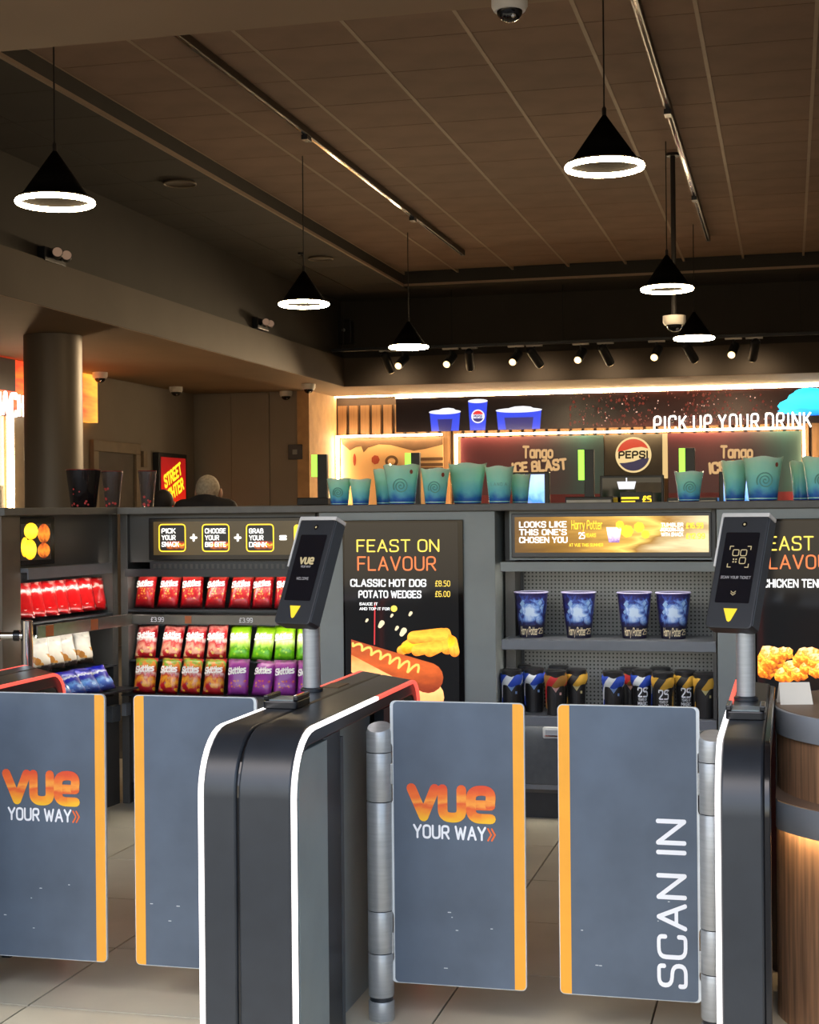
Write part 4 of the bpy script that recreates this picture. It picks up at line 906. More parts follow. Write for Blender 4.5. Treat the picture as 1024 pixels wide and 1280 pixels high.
for i in range(34):
    cx_, cy_ = 950+i*3.6+rnd.random()*6, 814+rnd.random()*30; r = 9+rnd.random()*6
    pts = [(cx_+r*(0.8+0.35*rnd.random())*math.cos(a*math.pi/6), cy_+r*(0.7+0.35*rnd.random())*math.sin(a*math.pi/6)) for a in range(12)]
    flat('chicken_picture', [(max(T2(947), T2(*p)), sz(*p)) for p in pts], K['chicken'], msc2, Yp-0.0002*i)
# ---- merchandise unit
xM0, xM1 = sx(630), sx(896)
uc = thing('merchandise_display', 'pegboard shelf unit with a gold header screen and cup shelves', 'display unit', (xM0, FT+0.02, 0))
def Cm(x, y=750): return sx(x, y)-xM0
WM = xM1-xM0
yb = 0.30
box('side_panel', -0.02, Cm(637), 0.13, 0.5, 0, 1.44, K['counter_dark'], uc); box('side_panel', WM-0.02, WM-0.003, 0.0, 0.5, 0, 1.44, K['counter_dark'], uc)
box('pegboard', Cm(637), WM-0.02, yb, yb+0.02, 0.2, 1.30, K['peg'], uc)
box('upright', Cm(637), Cm(641), yb-0.012, yb, 0.2, 1.3, K['black'], uc)
box('header_box', Cm(637), WM-0.02, 0.0, 0.45, sz(760, 700), 1.44, K['counter'], uc)
hb = MB().box(Cm(640), WM-0.02, -0.02, 0.0, sz(760, 697), sz(760, 641)).build('header_frame', K['counter_dark'], uc, bevel=0.004)
K['scr_gold'] = ramp_mat('gold screen with painted reflection', [(0, lin(96, 66, 26)), (0.35, lin(150, 108, 40)), (0.52, lin(196, 150, 62)), (0.62, lin(236, 196, 96)), (0.75, lin(150, 106, 40)), (1, lin(214, 196, 150))], axis=0, noise=0.45, nscale=2.2, emission=0.75, rough=0.15)  # gold blotches blend screen content with a painted-in reflection of the surroundings
z0, z1 = sz(760, 690.5), sz(760, 645.5)
box('header_screen', Cm(644.5), Cm(887), -0.0235, -0.02, z0, z1, K['scr_gold'], hb)
Yh = -0.0245
def l3(txt, px0, px1, py0, py1, m, weight=0.18, **kw):
    a, z = Cm(px0, py1), sz(px0, py1); text(txt, sz(px0, py0)-z, m, hb, (a, Yh, z), weight=weight, width=Cm(px1, py1)-a, **kw)
for i, (tx, px1) in enumerate((('LOOKS LIKE', 708), ("THIS ONE'S", 708), ('CHOSEN YOU', 709))): l3(tx, 650, px1, 652.5+9.6*i, 659+9.6*i, K['scr_white'], 0.2)
l3('Harry Potter', 715, 753, 651, 661, K['scr_yellow'], 0.17); l3('AT VUE THIS SUMMER', 712, 754, 679.5, 683, K['scr_yellow'], 0.2)
l3('25', 724, 731, 666, 673, K['scr_white'], 0.2); l3('YEARS', 732, 745, 667, 671, K['scr_yellow'], 0.2)
l3('£16.99', 858, 879, 654, 660, K['scr_yellow'], 0.2); l3('£12.99', 858, 881, 667, 673, K['scr_yellow'], 0.2)
for i in range(3): l3(('TUMBLER', 'POPCORN TUB', 'WITH SNACK')[i], 827, 854, 654+6*i, 658+6*i, K['scr_white'], 0.22)
K['scr_cup'] = ramp_mat('lilac cup picture', [(0, lin(120, 80, 140)), (0.6, lin(235, 215, 235)), (1, lin(255, 240, 200))], emission=1.0, noise=0.3)
flat('cup_picture', [(Cm(762), sz(762, 678)), (Cm(775), sz(775, 678)), (Cm(778), sz(778, 659)), (Cm(759), sz(759, 659))], K['scr_cup'], hb, Yh)
for px_, py_, r in ((776, 656, .02), (785, 664, .03), (800, 659, .025), (808, 668, .02)): flat('glow_picture', ell(Cm(px_), sz(px_, py_), r, r, 7), K['scr_yellow'], hb, Yh)
box('divider_line', Cm(826), Cm(856), Yh, Yh+0.0005, sz(840, 663.5), sz(840, 662.5), K['scr_white'], hb)
zc1 = sz(700, 796, FT+0.14)-0.002
def shelf(z, name='shelf'):
    s_ = MB().box(Cm(628), WM-0.004, -0.03, yb, z-0.012, z).build(name, K['shelf'], uc, bevel=0.002)
    box('shelf_lip', Cm(627.5), WM-0.004, -0.036, -0.03, z-0.048, z-0.002, K['shelf'], s_, 0.004)
    box('shelf_light', Cm(640), WM-0.05, -0.024, -0.012, z-0.018, z-0.012, K['led_neutral'], s_)
    return s_
shelf(zc1)
zc2 = sz(760, 893, FT+0.1); shelf(zc2)
ztl = sz(760, 702); s3 = MB().box(Cm(628), WM-0.004, -0.05, yb, ztl-0.012, ztl).build('top_shelf', K['counter_dark'], uc, bevel=0.002)
box('shelf_lip', Cm(627.5), WM-0.004, -0.056, -0.05, ztl-0.045, ztl, K['counter'], s3, 0.004)
box('shelf_light', Cm(640), WM-0.05, -0.04, -0.02, ztl-0.02, ztl-0.012, K['led_neutral'], s3)
zd1, zd0 = sz(680, 905), sz(680, 982)
box('cabinet_body', Cm(632), WM-0.003, 0.02, 0.5, 0.12, zc2-0.014, K['counter_dark'], uc)
dwr = MB().box(Cm(632), WM-0.006, 0.0, 0.02, zd0, zd1).build('drawer', K['charcoal'], uc, bevel=0.003)
hx = Cm(678, 915); pl_ = MB().prism(rrect(hx, hx+0.15, sz(690, 924), sz(690, 909.5), 0.008), -0.006, 0.0, 'y').build('pull_plate', K['steel'], dwr, bevel=0.002)
box('pull_recess', hx+0.012, hx+0.138, -0.0075, -0.006, sz(690, 921), sz(690, 913), K['shelf'], dwr); box('pull_bar', hx+0.012, hx+0.138, -0.014, -0.0075, sz(690, 921), sz(690, 919.5), K['chrome'], dwr)
box('bottom_rail', Cm(632), WM-0.006, 0.0, 0.02, sz(680, 988), sz(680, 981)-0.004, K['shelf'], uc); box('kick_plate', Cm(632), WM-0.006, 0.04, 0.06, 0.0, 0.14, K['black'], uc)
# ---- worktops
wt = thing('worktop', 'long dark worktop edge running over the display units', 'worktop', (0, 0, 1.44))
MB().box(sx(148)-0.02, xU1, FT-0.05, FT+0.62, 0.0, CT_Z-1.44).build('worktop_board', K['counter_top'], wt, bevel=0.004)
wt2 = thing('worktop', 'short worktop over the left side wing', 'worktop', tuple(C0+Vector((0, 0, 1.44))), rotz=math.pi/2-WA_ANG)
MB().box(xw0-0.14, -0.06, -0.03, 0.6, 0, CT_Z-1.44).build('worktop_board', K['counter_top'], wt2, bevel=0.004)
# ================================================================ GOODS
def bag_bulge(x, z, w_, h_, d_):
    u = min(1, abs(2*x/w_)); v = z/h_
    e = max(0.0, min(1.0, (v-0.05)/0.14))*max(0.0, min(1.0, (0.93-v)/0.16))
    return d_*0.5*math.sqrt(max(0, 1-u**2.4))*(1-(1-e)**2)*(1.0-0.25*(v-0.35))
def bag_mesh(w_, h_, d_, seed, name):
    rnd = random.Random(seed); nx, nz = 8, 10; mb = MB(); f = []; b = []
    for j in range(nz+1):
        for i in range(nx+1):
            x = -w_/2+w_*i/nx; z = h_*j/nz; k = bag_bulge(x, z, w_, h_, d_)
            edge_ = i in (0, nx) or j in (0, nz)
            cr = 0 if edge_ else (rnd.random()-0.5)*0.006
            xx = x*(1.0-0.05*math.sin(math.pi*j/nz)); f.append((xx, -k-cr, z)); b.append((xx, k*0.8, z))
    n = len(f); fs = []
    for j in range(nz):
        for i in range(nx):
            a = j*(nx+1)+i; q = (a, a+1, a+nx+2, a+nx+1); fs.append(q); fs.append(tuple(n+t for t in q[::-1]))
    mb.add(f+b, fs)
    me = bpy.data.meshes.new(name); me.from_pydata(mb.v, [], mb.f); me.update()
    bm = bmesh.new(); bm.from_mesh(me); bmesh.ops.remove_doubles(bm, verts=bm.verts, dist=1e-5); bmesh.ops.recalc_face_normals(bm, faces=bm.faces); bm.to_mesh(me); bm.free()
    for p in me.polygons: p.use_smooth = True
    return me
def blotch(name, base, stops, zone=None, candy=None):
    """glossy printed film: bands by height broken up with noise, plus scattered candy dots in a zone"""
    m = ramp_mat(name, stops, noise=base[0], nscale=base[1], rough=0.28, bump=0.12, coat=0.3)
    if zone:
        nt = m.node_tree; L = nt.links.new; b = nt.nodes['Principled BSDF']; tc = nt.nodes.new('ShaderNodeTexCoord')
        mp = nt.nodes.new('ShaderNodeMapping'); mp.inputs['Scale'].default_value = (1.0, 0.0, 1.5); L(tc.outputs['Generated'], mp.inputs[0])
        vo = nt.nodes.new('ShaderNodeTexVoronoi'); vo.inputs['Scale'].default_value = candy[2] if len(candy) > 2 else 8.0; L(mp.outputs[0], vo.inputs['Vector'])
        lt_ = nt.nodes.new('ShaderNodeMath'); lt_.operation = 'LESS_THAN'; lt_.inputs[1].default_value = 0.36; L(vo.outputs['Distance'], lt_.inputs[0])
        sp = nt.nodes.new('ShaderNodeSeparateXYZ'); L(tc.outputs['Generated'], sp.inputs[0])
        g = nt.nodes.new('ShaderNodeMath'); g.operation = 'COMPARE'; g.inputs[1].default_value = (zone[0]+zone[1])/2; g.inputs[2].default_value = (zone[1]-zone[0])/2; L(sp.outputs[2], g.inputs[0])
        mu = nt.nodes.new('ShaderNodeMath'); mu.operation = 'MULTIPLY'; L(lt_.outputs[0], mu.inputs[0]); L(g.outputs[0], mu.inputs[1])
        sc_ = nt.nodes.new('ShaderNodeSeparateXYZ'); L(vo.outputs['Color'], sc_.inputs[0])
        cm = nt.nodes.new('ShaderNodeMix'); cm.data_type = 'RGBA'; cm.inputs['A'].default_value = candy[0]; cm.inputs['B'].default_value = candy[1]; L(sc_.outputs[0], cm.inputs['Factor'])
        mx = nt.nodes.new('ShaderNodeMix'); mx.data_type = 'RGBA'; src = b.inputs['Base Color'].links[0].from_socket; L(src, mx.inputs['A']); L(cm.outputs['Result'], mx.inputs['B']); L(mu.outputs[0], mx.inputs['Factor']); L(mx.outputs['Result'], b.inputs['Base Color'])
    return m
W_, R_, DR = lin(250, 246, 240), lin(196, 12, 26), lin(130, 6, 16)
YL, OR = lin(245, 190, 50), lin(235, 120, 40)
K['bag_red'] = blotch('red sweet bag', (0.10, 5), [(0, lin(120, 4, 14)), (0.22, lin(176, 8, 22)), (0.5, lin(190, 12, 26)), (0.78, lin(176, 10, 24)), (0.86, lin(205, 60, 50)), (0.93, lin(120, 100, 90)), (1, lin(190, 20, 30))], (0.24, 0.55), (lin(230, 170, 70), lin(205, 80, 40)))
K['bag_pink'] = blotch('red and white fruit bag', (0.30, 3.2), [(0, lin(140, 12, 20)), (0.16, lin(196, 24, 34)), (0.30, lin(235, 170, 140)), (0.44, lin(200, 20, 36)), (0.54, lin(245, 225, 215)), (0.66, lin(206, 30, 44)), (0.78, lin(190, 14, 30)), (0.9, lin(235, 150, 140)), (1, lin(180, 20, 34))], (0.08, 0.34), (lin(240, 200, 90), lin(228, 190, 170), 5.0))
K['bag_fruit'] = blotch('orange and red fruit bag', (0.34, 3.4), [(0, lin(150, 12, 20)), (0.2, lin(190, 24, 40)), (0.34, lin(240, 170, 40)), (0.46, lin(196, 24, 36)), (0.56, lin(235, 205, 190)), (0.66, lin(200, 30, 40)), (0.78, lin(232, 130, 50)), (0.88, lin(110, 170, 50)), (1, lin(200, 40, 40))], (0.06, 0.46), (lin(245, 180, 40), lin(150, 60, 120), 4.2))
K['bag_green'] = blotch('lime green sweet bag', (0.16, 3.5), [(0, lin(60, 130, 8)), (0.16, lin(110, 195, 16)), (0.32, lin(84, 160, 10)), (0.44, lin(190, 225, 90)), (0.56, lin(240, 250, 190)), (0.70, lin(200, 230, 90)), (0.84, lin(150, 205, 24)), (1, lin(120, 190, 20))], (0.12, 0.36), (lin(170, 220, 30), lin(70, 150, 10), 6.0))
K['bag_purple'] = blotch('purple sweet bag', (0.12, 5), [(0, lin(130, 44, 132)), (0.25, lin(156, 60, 158)), (0.5, lin(150, 54, 154)), (0.75, lin(146, 50, 150)), (0.88, lin(168, 76, 150)), (1, lin(110, 70, 100))], (0.2, 0.42), (lin(226, 140, 70), lin(190, 70, 90)))
K['bag_malt'] = blotch('bright red bag', (0.32, 2.6), [(0, lin(180, 10, 18)), (0.3, lin(206, 16, 22)), (0.5, lin(196, 12, 20)), (0.60, lin(214, 40, 40)), (0.68, lin(245, 215, 205)), (0.76, lin(205, 18, 24)), (0.92, lin(190, 14, 20)), (1, lin(235, 150, 140))], (0.08, 0.22), (lin(245, 225, 215), lin(190, 20, 24), 4.0))
K['bag_white'] = blotch('white biscuit bag', (0.2, 3), [(0, lin(60, 44, 30)), (0.10, lin(50, 36, 24)), (0.18, lin(210, 200, 180)), (0.5, lin(232, 226, 212)), (0.72, lin(200, 196, 186)), (0.8, lin(238, 234, 224)), (1, lin(225, 222, 214))], (0.14, 0.44), (lin(214, 150, 60), lin(150, 90, 40), 2.4))
K['bag_blue'] = blotch('royal blue bag', (0.22, 3), [(0, lin(14, 22, 130)), (0.24, lin(60, 110, 205)), (0.36, lin(110, 165, 225)), (0.46, lin(16, 26, 150)), (0.60, lin(18, 26, 160)), (0.66, lin(220, 228, 240)), (0.72, lin(18, 26, 160)), (1, lin(20, 28, 165))], (0.12, 0.40), (lin(160, 200, 240), lin(30, 60, 180), 3.6))
K['bag_word'] = mat('white bag lettering', lin(255, 250, 245), 0.4, 0, 0.02)
BW, BH, BD = 0.115, 0.176, 0.046
MESHES = {}
def bag(kind, label, loc, rotz, lean, group, w_=BW, h_=BH, d_=BD, word='Skittles', seed=0, roll=0.0):
    key = (kind, seed % 3, w_, h_)
    if key not in MESHES:
        me = bag_mesh(w_, h_, d_, seed % 3+7, 'sweet_bag'); me.materials.append(K['bag_'+kind]); MESHES[key] = me
    o = obj('sweet_bag', MESHES[key], None, None, loc); o.rotation_euler = (lean, roll, rotz); tag(o, label, 'sweet bag', group)
    if word:
        kw = ('w', word, w_)
        if kw not in MESHES:
            h = 0.028; mb = text_mb(word, h, weight=0.26, align='c', gap=1.1); f = w_*0.78/mb.w; sh = 0.10
            mb.v = [(a*f, -bag_bulge(a*f, h_*0.60+c, w_, h_, d_)-0.004+b, c+h_*0.60+a*sh) for a, b, c in mb.v]
            me = mb_flat(mb, 'brand_word'); me.materials.append(K['bag_word']); MESHES[kw] = me
        obj('brand_word', MESHES[kw], None, o)
    return o
rnd = random.Random(21)
LEAN = math.radians(-14)
def row(kinds, xs, ybot, t, desc, group, words, lean=LEAN, h_=BH, w_=BW):
    """kinds per bag; xs pixel centres"""
    cnt = {}
    zbot = at_t(250, ybot, t).z
    for i, (k, px_) in enumerate(zip(kinds, xs)):
        cnt[k] = cnt.get(k, 0)+1
        p = at_t(px_, ybot, t)
        lab = '%s, %s from the left %s' % (desc[k][0], ORD[cnt[k]-1], desc[k][1])
        bag(k, lab, (p.x, t, zbot), math.radians(rnd.uniform(-14, 8)), lean+math.radians(rnd.uniform(-5, 5)), group, seed=i, word=words.get(k), roll=math.radians(rnd.uniform(-3, 3)), h_=h_, w_=w_)
row(['red']*7, [180, 209, 239, 268, 299, 327, 357], 760, FT+0.06, {'red': ('red sweet bag with white lettering', 'on the top snack shelf')}, 'red bags on the top snack shelf', {'red': 'Skittles'})
row(['pink']*4+['green']*4, [181, 212, 241, 270, 298, 326, 355, 384], 825, FT+0.05, {'pink': ('red and white fruit sweet bag', 'in the middle snack row'), 'green': ('lime green sweet bag', 'in the middle snack row')}, 'bags in the middle snack row', {'pink': 'Skittles', 'green': 'Skittles'})
row(['fruit']*4+['purple']*4, [180, 209, 237, 266, 297, 326, 356, 385], 868, FT-0.04, {'fruit': ('orange and red fruit sweet bag', 'in the bottom snack row'), 'purple': ('purple sweet bag with white lettering', 'in the bottom snack row')}, 'bags in the bottom snack row', {'fruit': 'Skittles', 'purple': 'Skittles'})
# second bag peeking between two in the middle row
# bags on the side wing
def wrow(kind, xs, yb, off, lab, where, group, word, w_=0.125, h_=0.165, lean=LEAN, turn=0.0):
    zz_ = wing(sum(xs)/len(xs), yb, off)[1]
    for i, px_ in enumerate(xs):
        a = wing(px_, yb, off)[0]; p = C0+wd*a+wn_*off
        bag(kind, '%s, %s from the left %s' % (lab, ORD[i], where), (p.x, p.y, zz_), math.pi/2-WA_ANG+turn+math.radians(rnd.uniform(-4, 4)), lean, group, seed=i, word=word, w_=w_, h_=h_, roll=math.radians(rnd.uniform(-3, 3)))
wrow('malt', [29, 44, 60, 75, 91, 107, 121], 768, -0.05, 'bright red sweet bag', 'on the side wing shelf', 'red bags on the side wing shelf', None, turn=math.radians(-25))
wrow('white', [52, 69, 86, 106], 834, -0.03, 'white bag with golden biscuits', 'on the side wing', 'white bags on the side wing', None, 0.12, 0.17, turn=math.radians(-18))
wrow('blue', [80, 98, 116, 134], 868, 0.10, 'royal blue bag', 'at the bottom of the side wing', 'blue bags on the side wing', None, 0.125, 0.14, lean=math.radians(-38), turn=math.radians(-12))

# ---- printed popcorn tubs
K['tub'] = None
def tub_mat():
    m, nt, b = nodes('dark blue night sky tub print'); L = nt.links.new
    tc = nt.nodes.new('ShaderNodeTexCoord'); sp = nt.nodes.new('ShaderNodeSeparateXYZ'); L(tc.outputs['Object'], sp.inputs[0])
    mp = nt.nodes.new('ShaderNodeMapping'); L(tc.outputs['Object'], mp.inputs[0])
    nz = nt.nodes.new('ShaderNodeTexNoise'); nz.inputs['Scale'].default_value = 22; nz.inputs['Detail'].default_value = 5; nz.inputs['Distortion'].default_value = 1.2; L(mp.outputs[0], nz.inputs['Vector'])
    # glow: distance from a point in the middle of the front
    cx = nt.nodes.new('ShaderNodeVectorMath'); cx.operation = 'DISTANCE'; cx.inputs[1].default_value = (0.0, -0.072, 0.115); L(tc.outputs['Object'], cx.inputs[0])
    ml = nt.nodes.new('ShaderNodeMath'); ml.operation = 'MULTIPLY_ADD'; ml.inputs[1].default_value = 8.0; L(cx.outputs['Value'], ml.inputs[0])
    m2 = nt.nodes.new('ShaderNodeMath'); m2.operation = 'MULTIPLY_ADD'; m2.inputs[1].default_value = 1.8; m2.inputs[2].default_value = -0.95; L(nz.outputs['Fac'], m2.inputs[0]); L(m2.outputs[0], ml.inputs[2])
    rp = nt.nodes.new('ShaderNodeValToRGB'); cr = rp.color_ramp
    stops = [(0.0, lin(205, 225, 250)), (0.25, lin(120, 160, 225)), (0.45, lin(56, 78, 160)), (0.65, lin(40, 34, 92)), (1.0, lin(30, 24, 66))]
    while len(cr.elements) < len(stops): cr.elements.new(0.5)
    for e, (p, c) in zip(cr.elements, stops): e.position = p; e.color = c
    L(ml.outputs[0], rp.inputs['Fac'])
    # darker towards the printed base band
    gt = nt.nodes.new('ShaderNodeMapRange'); gt.inputs['From Min'].default_value = 0.055; gt.inputs['From Max'].default_value = 0.085; L(sp.outputs[2], gt.inputs['Value'])
    mx = nt.nodes.new('ShaderNodeMix'); mx.data_type = 'RGBA'; mx.inputs['A'].default_value = lin(24, 20, 48); L(gt.outputs[0], mx.inputs['Factor']); L(rp.outputs[0], mx.inputs['B'])
    L(mx.outputs['Result'], b.inputs['Base Color']); b.inputs['Roughness'].default_value = 0.35
    return m
K['tub'] = tub_mat(); K['tub_rim'] = mat('lilac tub rim', lin(196, 188, 226), 0.5, 0, 0.05); K['tub_gold'] = mat('pale gold lettering', lin(232, 214, 176), 0.5, 0, 0.03)
TR0, TR1, TH = 0.056, 0.080, 0.212
def wrap(r_of_z):
    def fn(p):
        r = r_of_z(p.z)+0.0012-p.y; a = p.x/r; return Vector((r*math.sin(a), -r*math.cos(a), p.z))
    return fn
def rz_t(z): return TR0+(TR1-TR0)*z/TH
def tub(label, px_):
    p = at_t(px_, 794, FT+0.14)
    t = thing('popcorn_tub', label, 'popcorn tub', (p.x, FT+0.14, zc1+0.001), rotz=math.radians(9), group='printed popcorn tubs on the shelf')
    MB().lathe([(TR0-0.003, 0.004), (TR0, 0), (TR1, TH), (TR1-0.003, TH), (TR0-0.004, 0.01)], 32, capt=True).build('tub_wall', K['tub'], t, smooth=True)
    MB().torus(TR1, 0.0035, 32, 6, (0, 0, TH)).build('rim', K['tub_rim'], t, smooth=True)
    h = 0.034; tm = text_mb('Harry Potter', h, weight=0.2, align='c', gap=1.0); f = 0.086/tm.w
    w_ = wrap(rz_t); tm.v = [tuple(w_(Vector((a*f-0.012, b, c+0.016)))) for a, b, c in tm.v]
    obj('lettering', mb_flat(tm, 'lettering'), K['tub_gold'], t)
    tm = text_mb('25', 0.024, weight=0.16); tm.v = [tuple(w_(Vector((a*0.8+0.036, b, c+0.020)))) for a, b, c in tm.v]
    obj('lettering', mb_flat(tm, 'lettering'), K['tub_gold'], t)
    for (a, z, s_) in ((-0.045, 0.16, 0.014), (0.045, 0.165, 0.012), (0.052, 0.14, 0.009), (-0.052, 0.125, 0.010)):
        q = [(a-s_, z), (a, z-s_*1.2), (a+s_, z+0.002), (a+0.002, z+s_*1.3)]; mb = MB(); mb.add([tuple(w_(Vector((x, 0, y)))) for x, y in q], [(0, 1, 2, 3)])
        obj('paper_print', mb_flat(mb, 'paper_print'), mat('pale blue print', lin(150, 186, 226), 0.5) if 'pb' not in K else K['pb'], t)
    return t
K['pb'] = mat('pale blue print', lin(150, 186, 226), 0.5)
for i, (px_, d) in enumerate(((664.5, 'at the left end of the shelf'), (724, 'second from the left on the shelf'), (793.5, 'third from the left on the shelf'), (842, 'at the right end of the shelf beside the scanner'))):
    tub('dark blue printed popcorn tub %s' % d, px_)

# ---- tumblers dressed with scarves
K['tum'] = mat('black tumbler', lin(34, 33, 34), 0.35, 0, 0.1, 12); K['tum_lid'] = mat('dark tumbler lid', lin(46, 46, 48), 0.3)
def stripes(name, c1, c2, n=3.0):
    m, nt, b = nodes(name); L = nt.links.new
    tc = nt.nodes.new('ShaderNodeTexCoord'); sp = nt.nodes.new('ShaderNodeSeparateXYZ'); L(tc.outputs['Object'], sp.inputs[0])
    at = nt.nodes.new('ShaderNodeMath'); at.operation = 'ARCTAN2'; L(sp.outputs[0], at.inputs[0]); L(sp.outputs[1], at.inputs[1])
    zz_ = nt.nodes.new('ShaderNodeMath'); zz_.operation = 'MULTIPLY'; zz_.inputs[1].default_value = 7; L(sp.outputs[2], zz_.inputs[0])
    mu = nt.nodes.new('ShaderNodeMath'); mu.operation = 'MULTIPLY_ADD'; mu.inputs[1].default_value = n/6.283; L(at.outputs[0], mu.inputs[0]); L(zz_.outputs[0], mu.inputs[2])
    fr = nt.nodes.new('ShaderNodeMath'); fr.operation = 'FRACT'; L(mu.outputs[0], fr.inputs[0])
    gt = nt.nodes.new('ShaderNodeMath'); gt.operation = 'GREATER_THAN'; gt.inputs[1].default_value = 0.62; L(fr.outputs[0], gt.inputs[0])
    mx = nt.nodes.new('ShaderNodeMix'); mx.data_type = 'RGBA'; mx.inputs['A'].default_value = c1; mx.inputs['B'].default_value = c2; L(gt.outputs[0], mx.inputs['Factor']); L(mx.outputs['Result'], b.inputs['Base Color'])
    b.inputs['Roughness'].default_value = 0.7; return m
K['sc_blue'] = stripes('blue and white scarf', lin(34, 70, 176), lin(210, 214, 214)); K['sc_red'] = stripes('red and gold scarf', lin(150, 104, 40), lin(190, 34, 36)); K['sc_gold'] = stripes('gold and black scarf', lin(206, 158, 52), lin(40, 36, 32))
K['v_blue'] = mat('light blue collar', lin(120, 150, 200), 0.6); K['v_red'] = mat('cream red collar', lin(200, 150, 140), 0.6); K['v_gold'] = mat('pale gold collar', lin(200, 186, 130), 0.6)
UH, UR0, UR1 = 0.195, 0.040, 0.046
def rz_u(z): return UR0+(UR1-UR0)*z/UH
def tumbler(label, px_, t_, colour, printed=False, tail=-1, rot=0.0):
    p = at_t(px_, 890, t_)
    t = thing('scarf_tumbler', label, 'tumbler', (p.x, t_, zc2+0.001), rotz=math.radians(9)+rot, group='tumblers dressed with scarves')
    MB().lathe([(UR0-0.003, 0.003), (UR0, 0.0), (UR0, 0.004), (UR1, UH)], 24).build('tumbler_body', K['tum'], t, smooth=True)
    MB().lathe([(UR1+0.002, UH), (UR1+0.003, UH+0.003), (UR1+0.003, UH+0.010), (UR1-0.004, UH+0.014), (0.012, UH+0.016)], 24).build('lid', K['tum_lid'], t, smooth=True)
    sc_ = MB().lathe([(UR1+0.001, UH-0.052), (UR1+0.006, UH-0.044), (UR1+0.008, UH-0.026), (UR1+0.006, UH-0.010), (UR1+0.002, UH-0.004)], 24, capb=False, capt=False, fn=lambda q, a: Vector((q.x, q.y, q.z-0.012*max(0, -math.sin(a))+0.004*math.sin(5*a)))).build('scarf', K['sc_'+colour], t, smooth=True)
    w_ = wrap(rz_u)
    if tail:
        pts = [(tail*0.052, UH-0.03), (tail*0.066, UH-0.07), (tail*0.070, UH-0.12), (tail*0.064, UH-0.165)]
        mb = MB(); vv = []
        for k, (x, z) in enumerate(pts):
            for e in (-1, 1): vv.append(tuple(w_(Vector((x+e*0.011, -0.004, z)))))
        mb.add(vv, [(2*k, 2*k+1, 2*k+3, 2*k+2) for k in range(len(pts)-1)])
        o = mb.build('scarf_tail', K['sc_'+colour], sc_); o.modifiers.new('thick', 'SOLIDIFY').thickness = 0.003
    if not printed:
        v = [(-0.022, UH-0.058), (0.0, UH-0.088), (0.022, UH-0.058), (0.0, UH-0.060)]
        mb = MB(); mb.add([tuple(w_(Vector((x, -0.001, z)))) for x, z in v], [(0, 1, 2, 3)]); obj('collar', mb_flat(mb, 'collar'), K['v_'+colour], t)
        for s_ in (-1, 1):
            mb = MB(); stroke(mb, [(s_*0.03, UH-0.055), (s_*0.002, UH-0.10), (s_*0.002, 0.01)], 0.0014); mb.v = [tuple(w_(Vector((x, y-0.0005, z)))) for x, y, z in mb.v]; obj('robe_seam', mb_flat(mb, 'robe_seam'), K['tum_lid'], t)
        mb = MB(); mb.add([tuple(w_(Vector((x, -0.001, z)))) for x, z in ((0.018, UH-0.100), (0.028, UH-0.100), (0.028, UH-0.088), (0.018, UH-0.088))], [(0, 1, 2, 3)]); obj('crest', mb_flat(mb, 'crest'), K['v_'+colour], t)
    else:
        for tx, h, z, wdt in (('25', 0.040, UH-0.108, 0.044), ('YEARS OF', 0.011, UH-0.127, 0.040), ('MAGIC', 0.015, UH-0.148, 0.044)):
            tm = text_mb(tx, h, weight=0.17, align='c'); f = wdt/tm.w; tm.v = [tuple(w_(Vector((a*f, b, c+z)))) for a, b, c in tm.v]; obj('lettering', mb_flat(tm, 'lettering'), K['white_print'], t)
        mb = MB(); stroke(mb, [(0.008, UH-0.085), (0.028, UH-0.068)], 0.001); mb.v = [tuple(w_(Vector((x, y, z)))) for x, y, z in mb.v]; obj('wand_print', mb_flat(mb, 'wand_print'), K['white_print'], t)
    return t
t1, t2 = FT+0.06, FT+0.245
tumbler('black tumbler with a blue and white scarf, leftmost on the shelf', 640, t1, 'blue', tail=-1)
tumbler('black tumbler with a blue and white scarf beside the red scarf one', 668, t1+0.08, 'blue', tail=-1)
tumbler('black tumbler with a red and gold scarf', 695, t1-0.01, 'red', tail=-1)
tumbler('black tumbler with a gold scarf right of the red scarf one', 721, t1+0.07, 'gold', tail=-1)
tumbler('black tumbler with a blue and white scarf, left of the lettered ones', 767, t1, 'blue', tail=-1)
tumbler('black tumbler with a red and gold scarf behind the lettered ones', 788, t2-0.04, 'red', tail=0)
tumbler('lettered black tumbler with a blue and white scarf', 803, t1+0.07, 'blue', True, tail=1)
tumbler('lettered black tumbler with a gold scarf, between the other lettered ones', 829, t1-0.01, 'gold', True, tail=1)
tumbler('lettered black tumbler with a gold scarf, rightmost lettered one', 857, t1+0.08, 'gold', True, tail=1)
tumbler('black tumbler with a gold scarf at the right end of the shelf', 881, t1-0.01, 'gold', tail=-1)
tumbler('dark lidded tumbler standing behind the leftmost blue scarf', 652, t2+0.01, 'blue', tail=0)
tumbler('dark lidded tumbler standing behind the red and gold scarf', 699, t2+0.01, 'red', tail=0)
tumbler('dark lidded tumbler standing behind the middle lettered one', 826, t2+0.01, 'gold', tail=0)

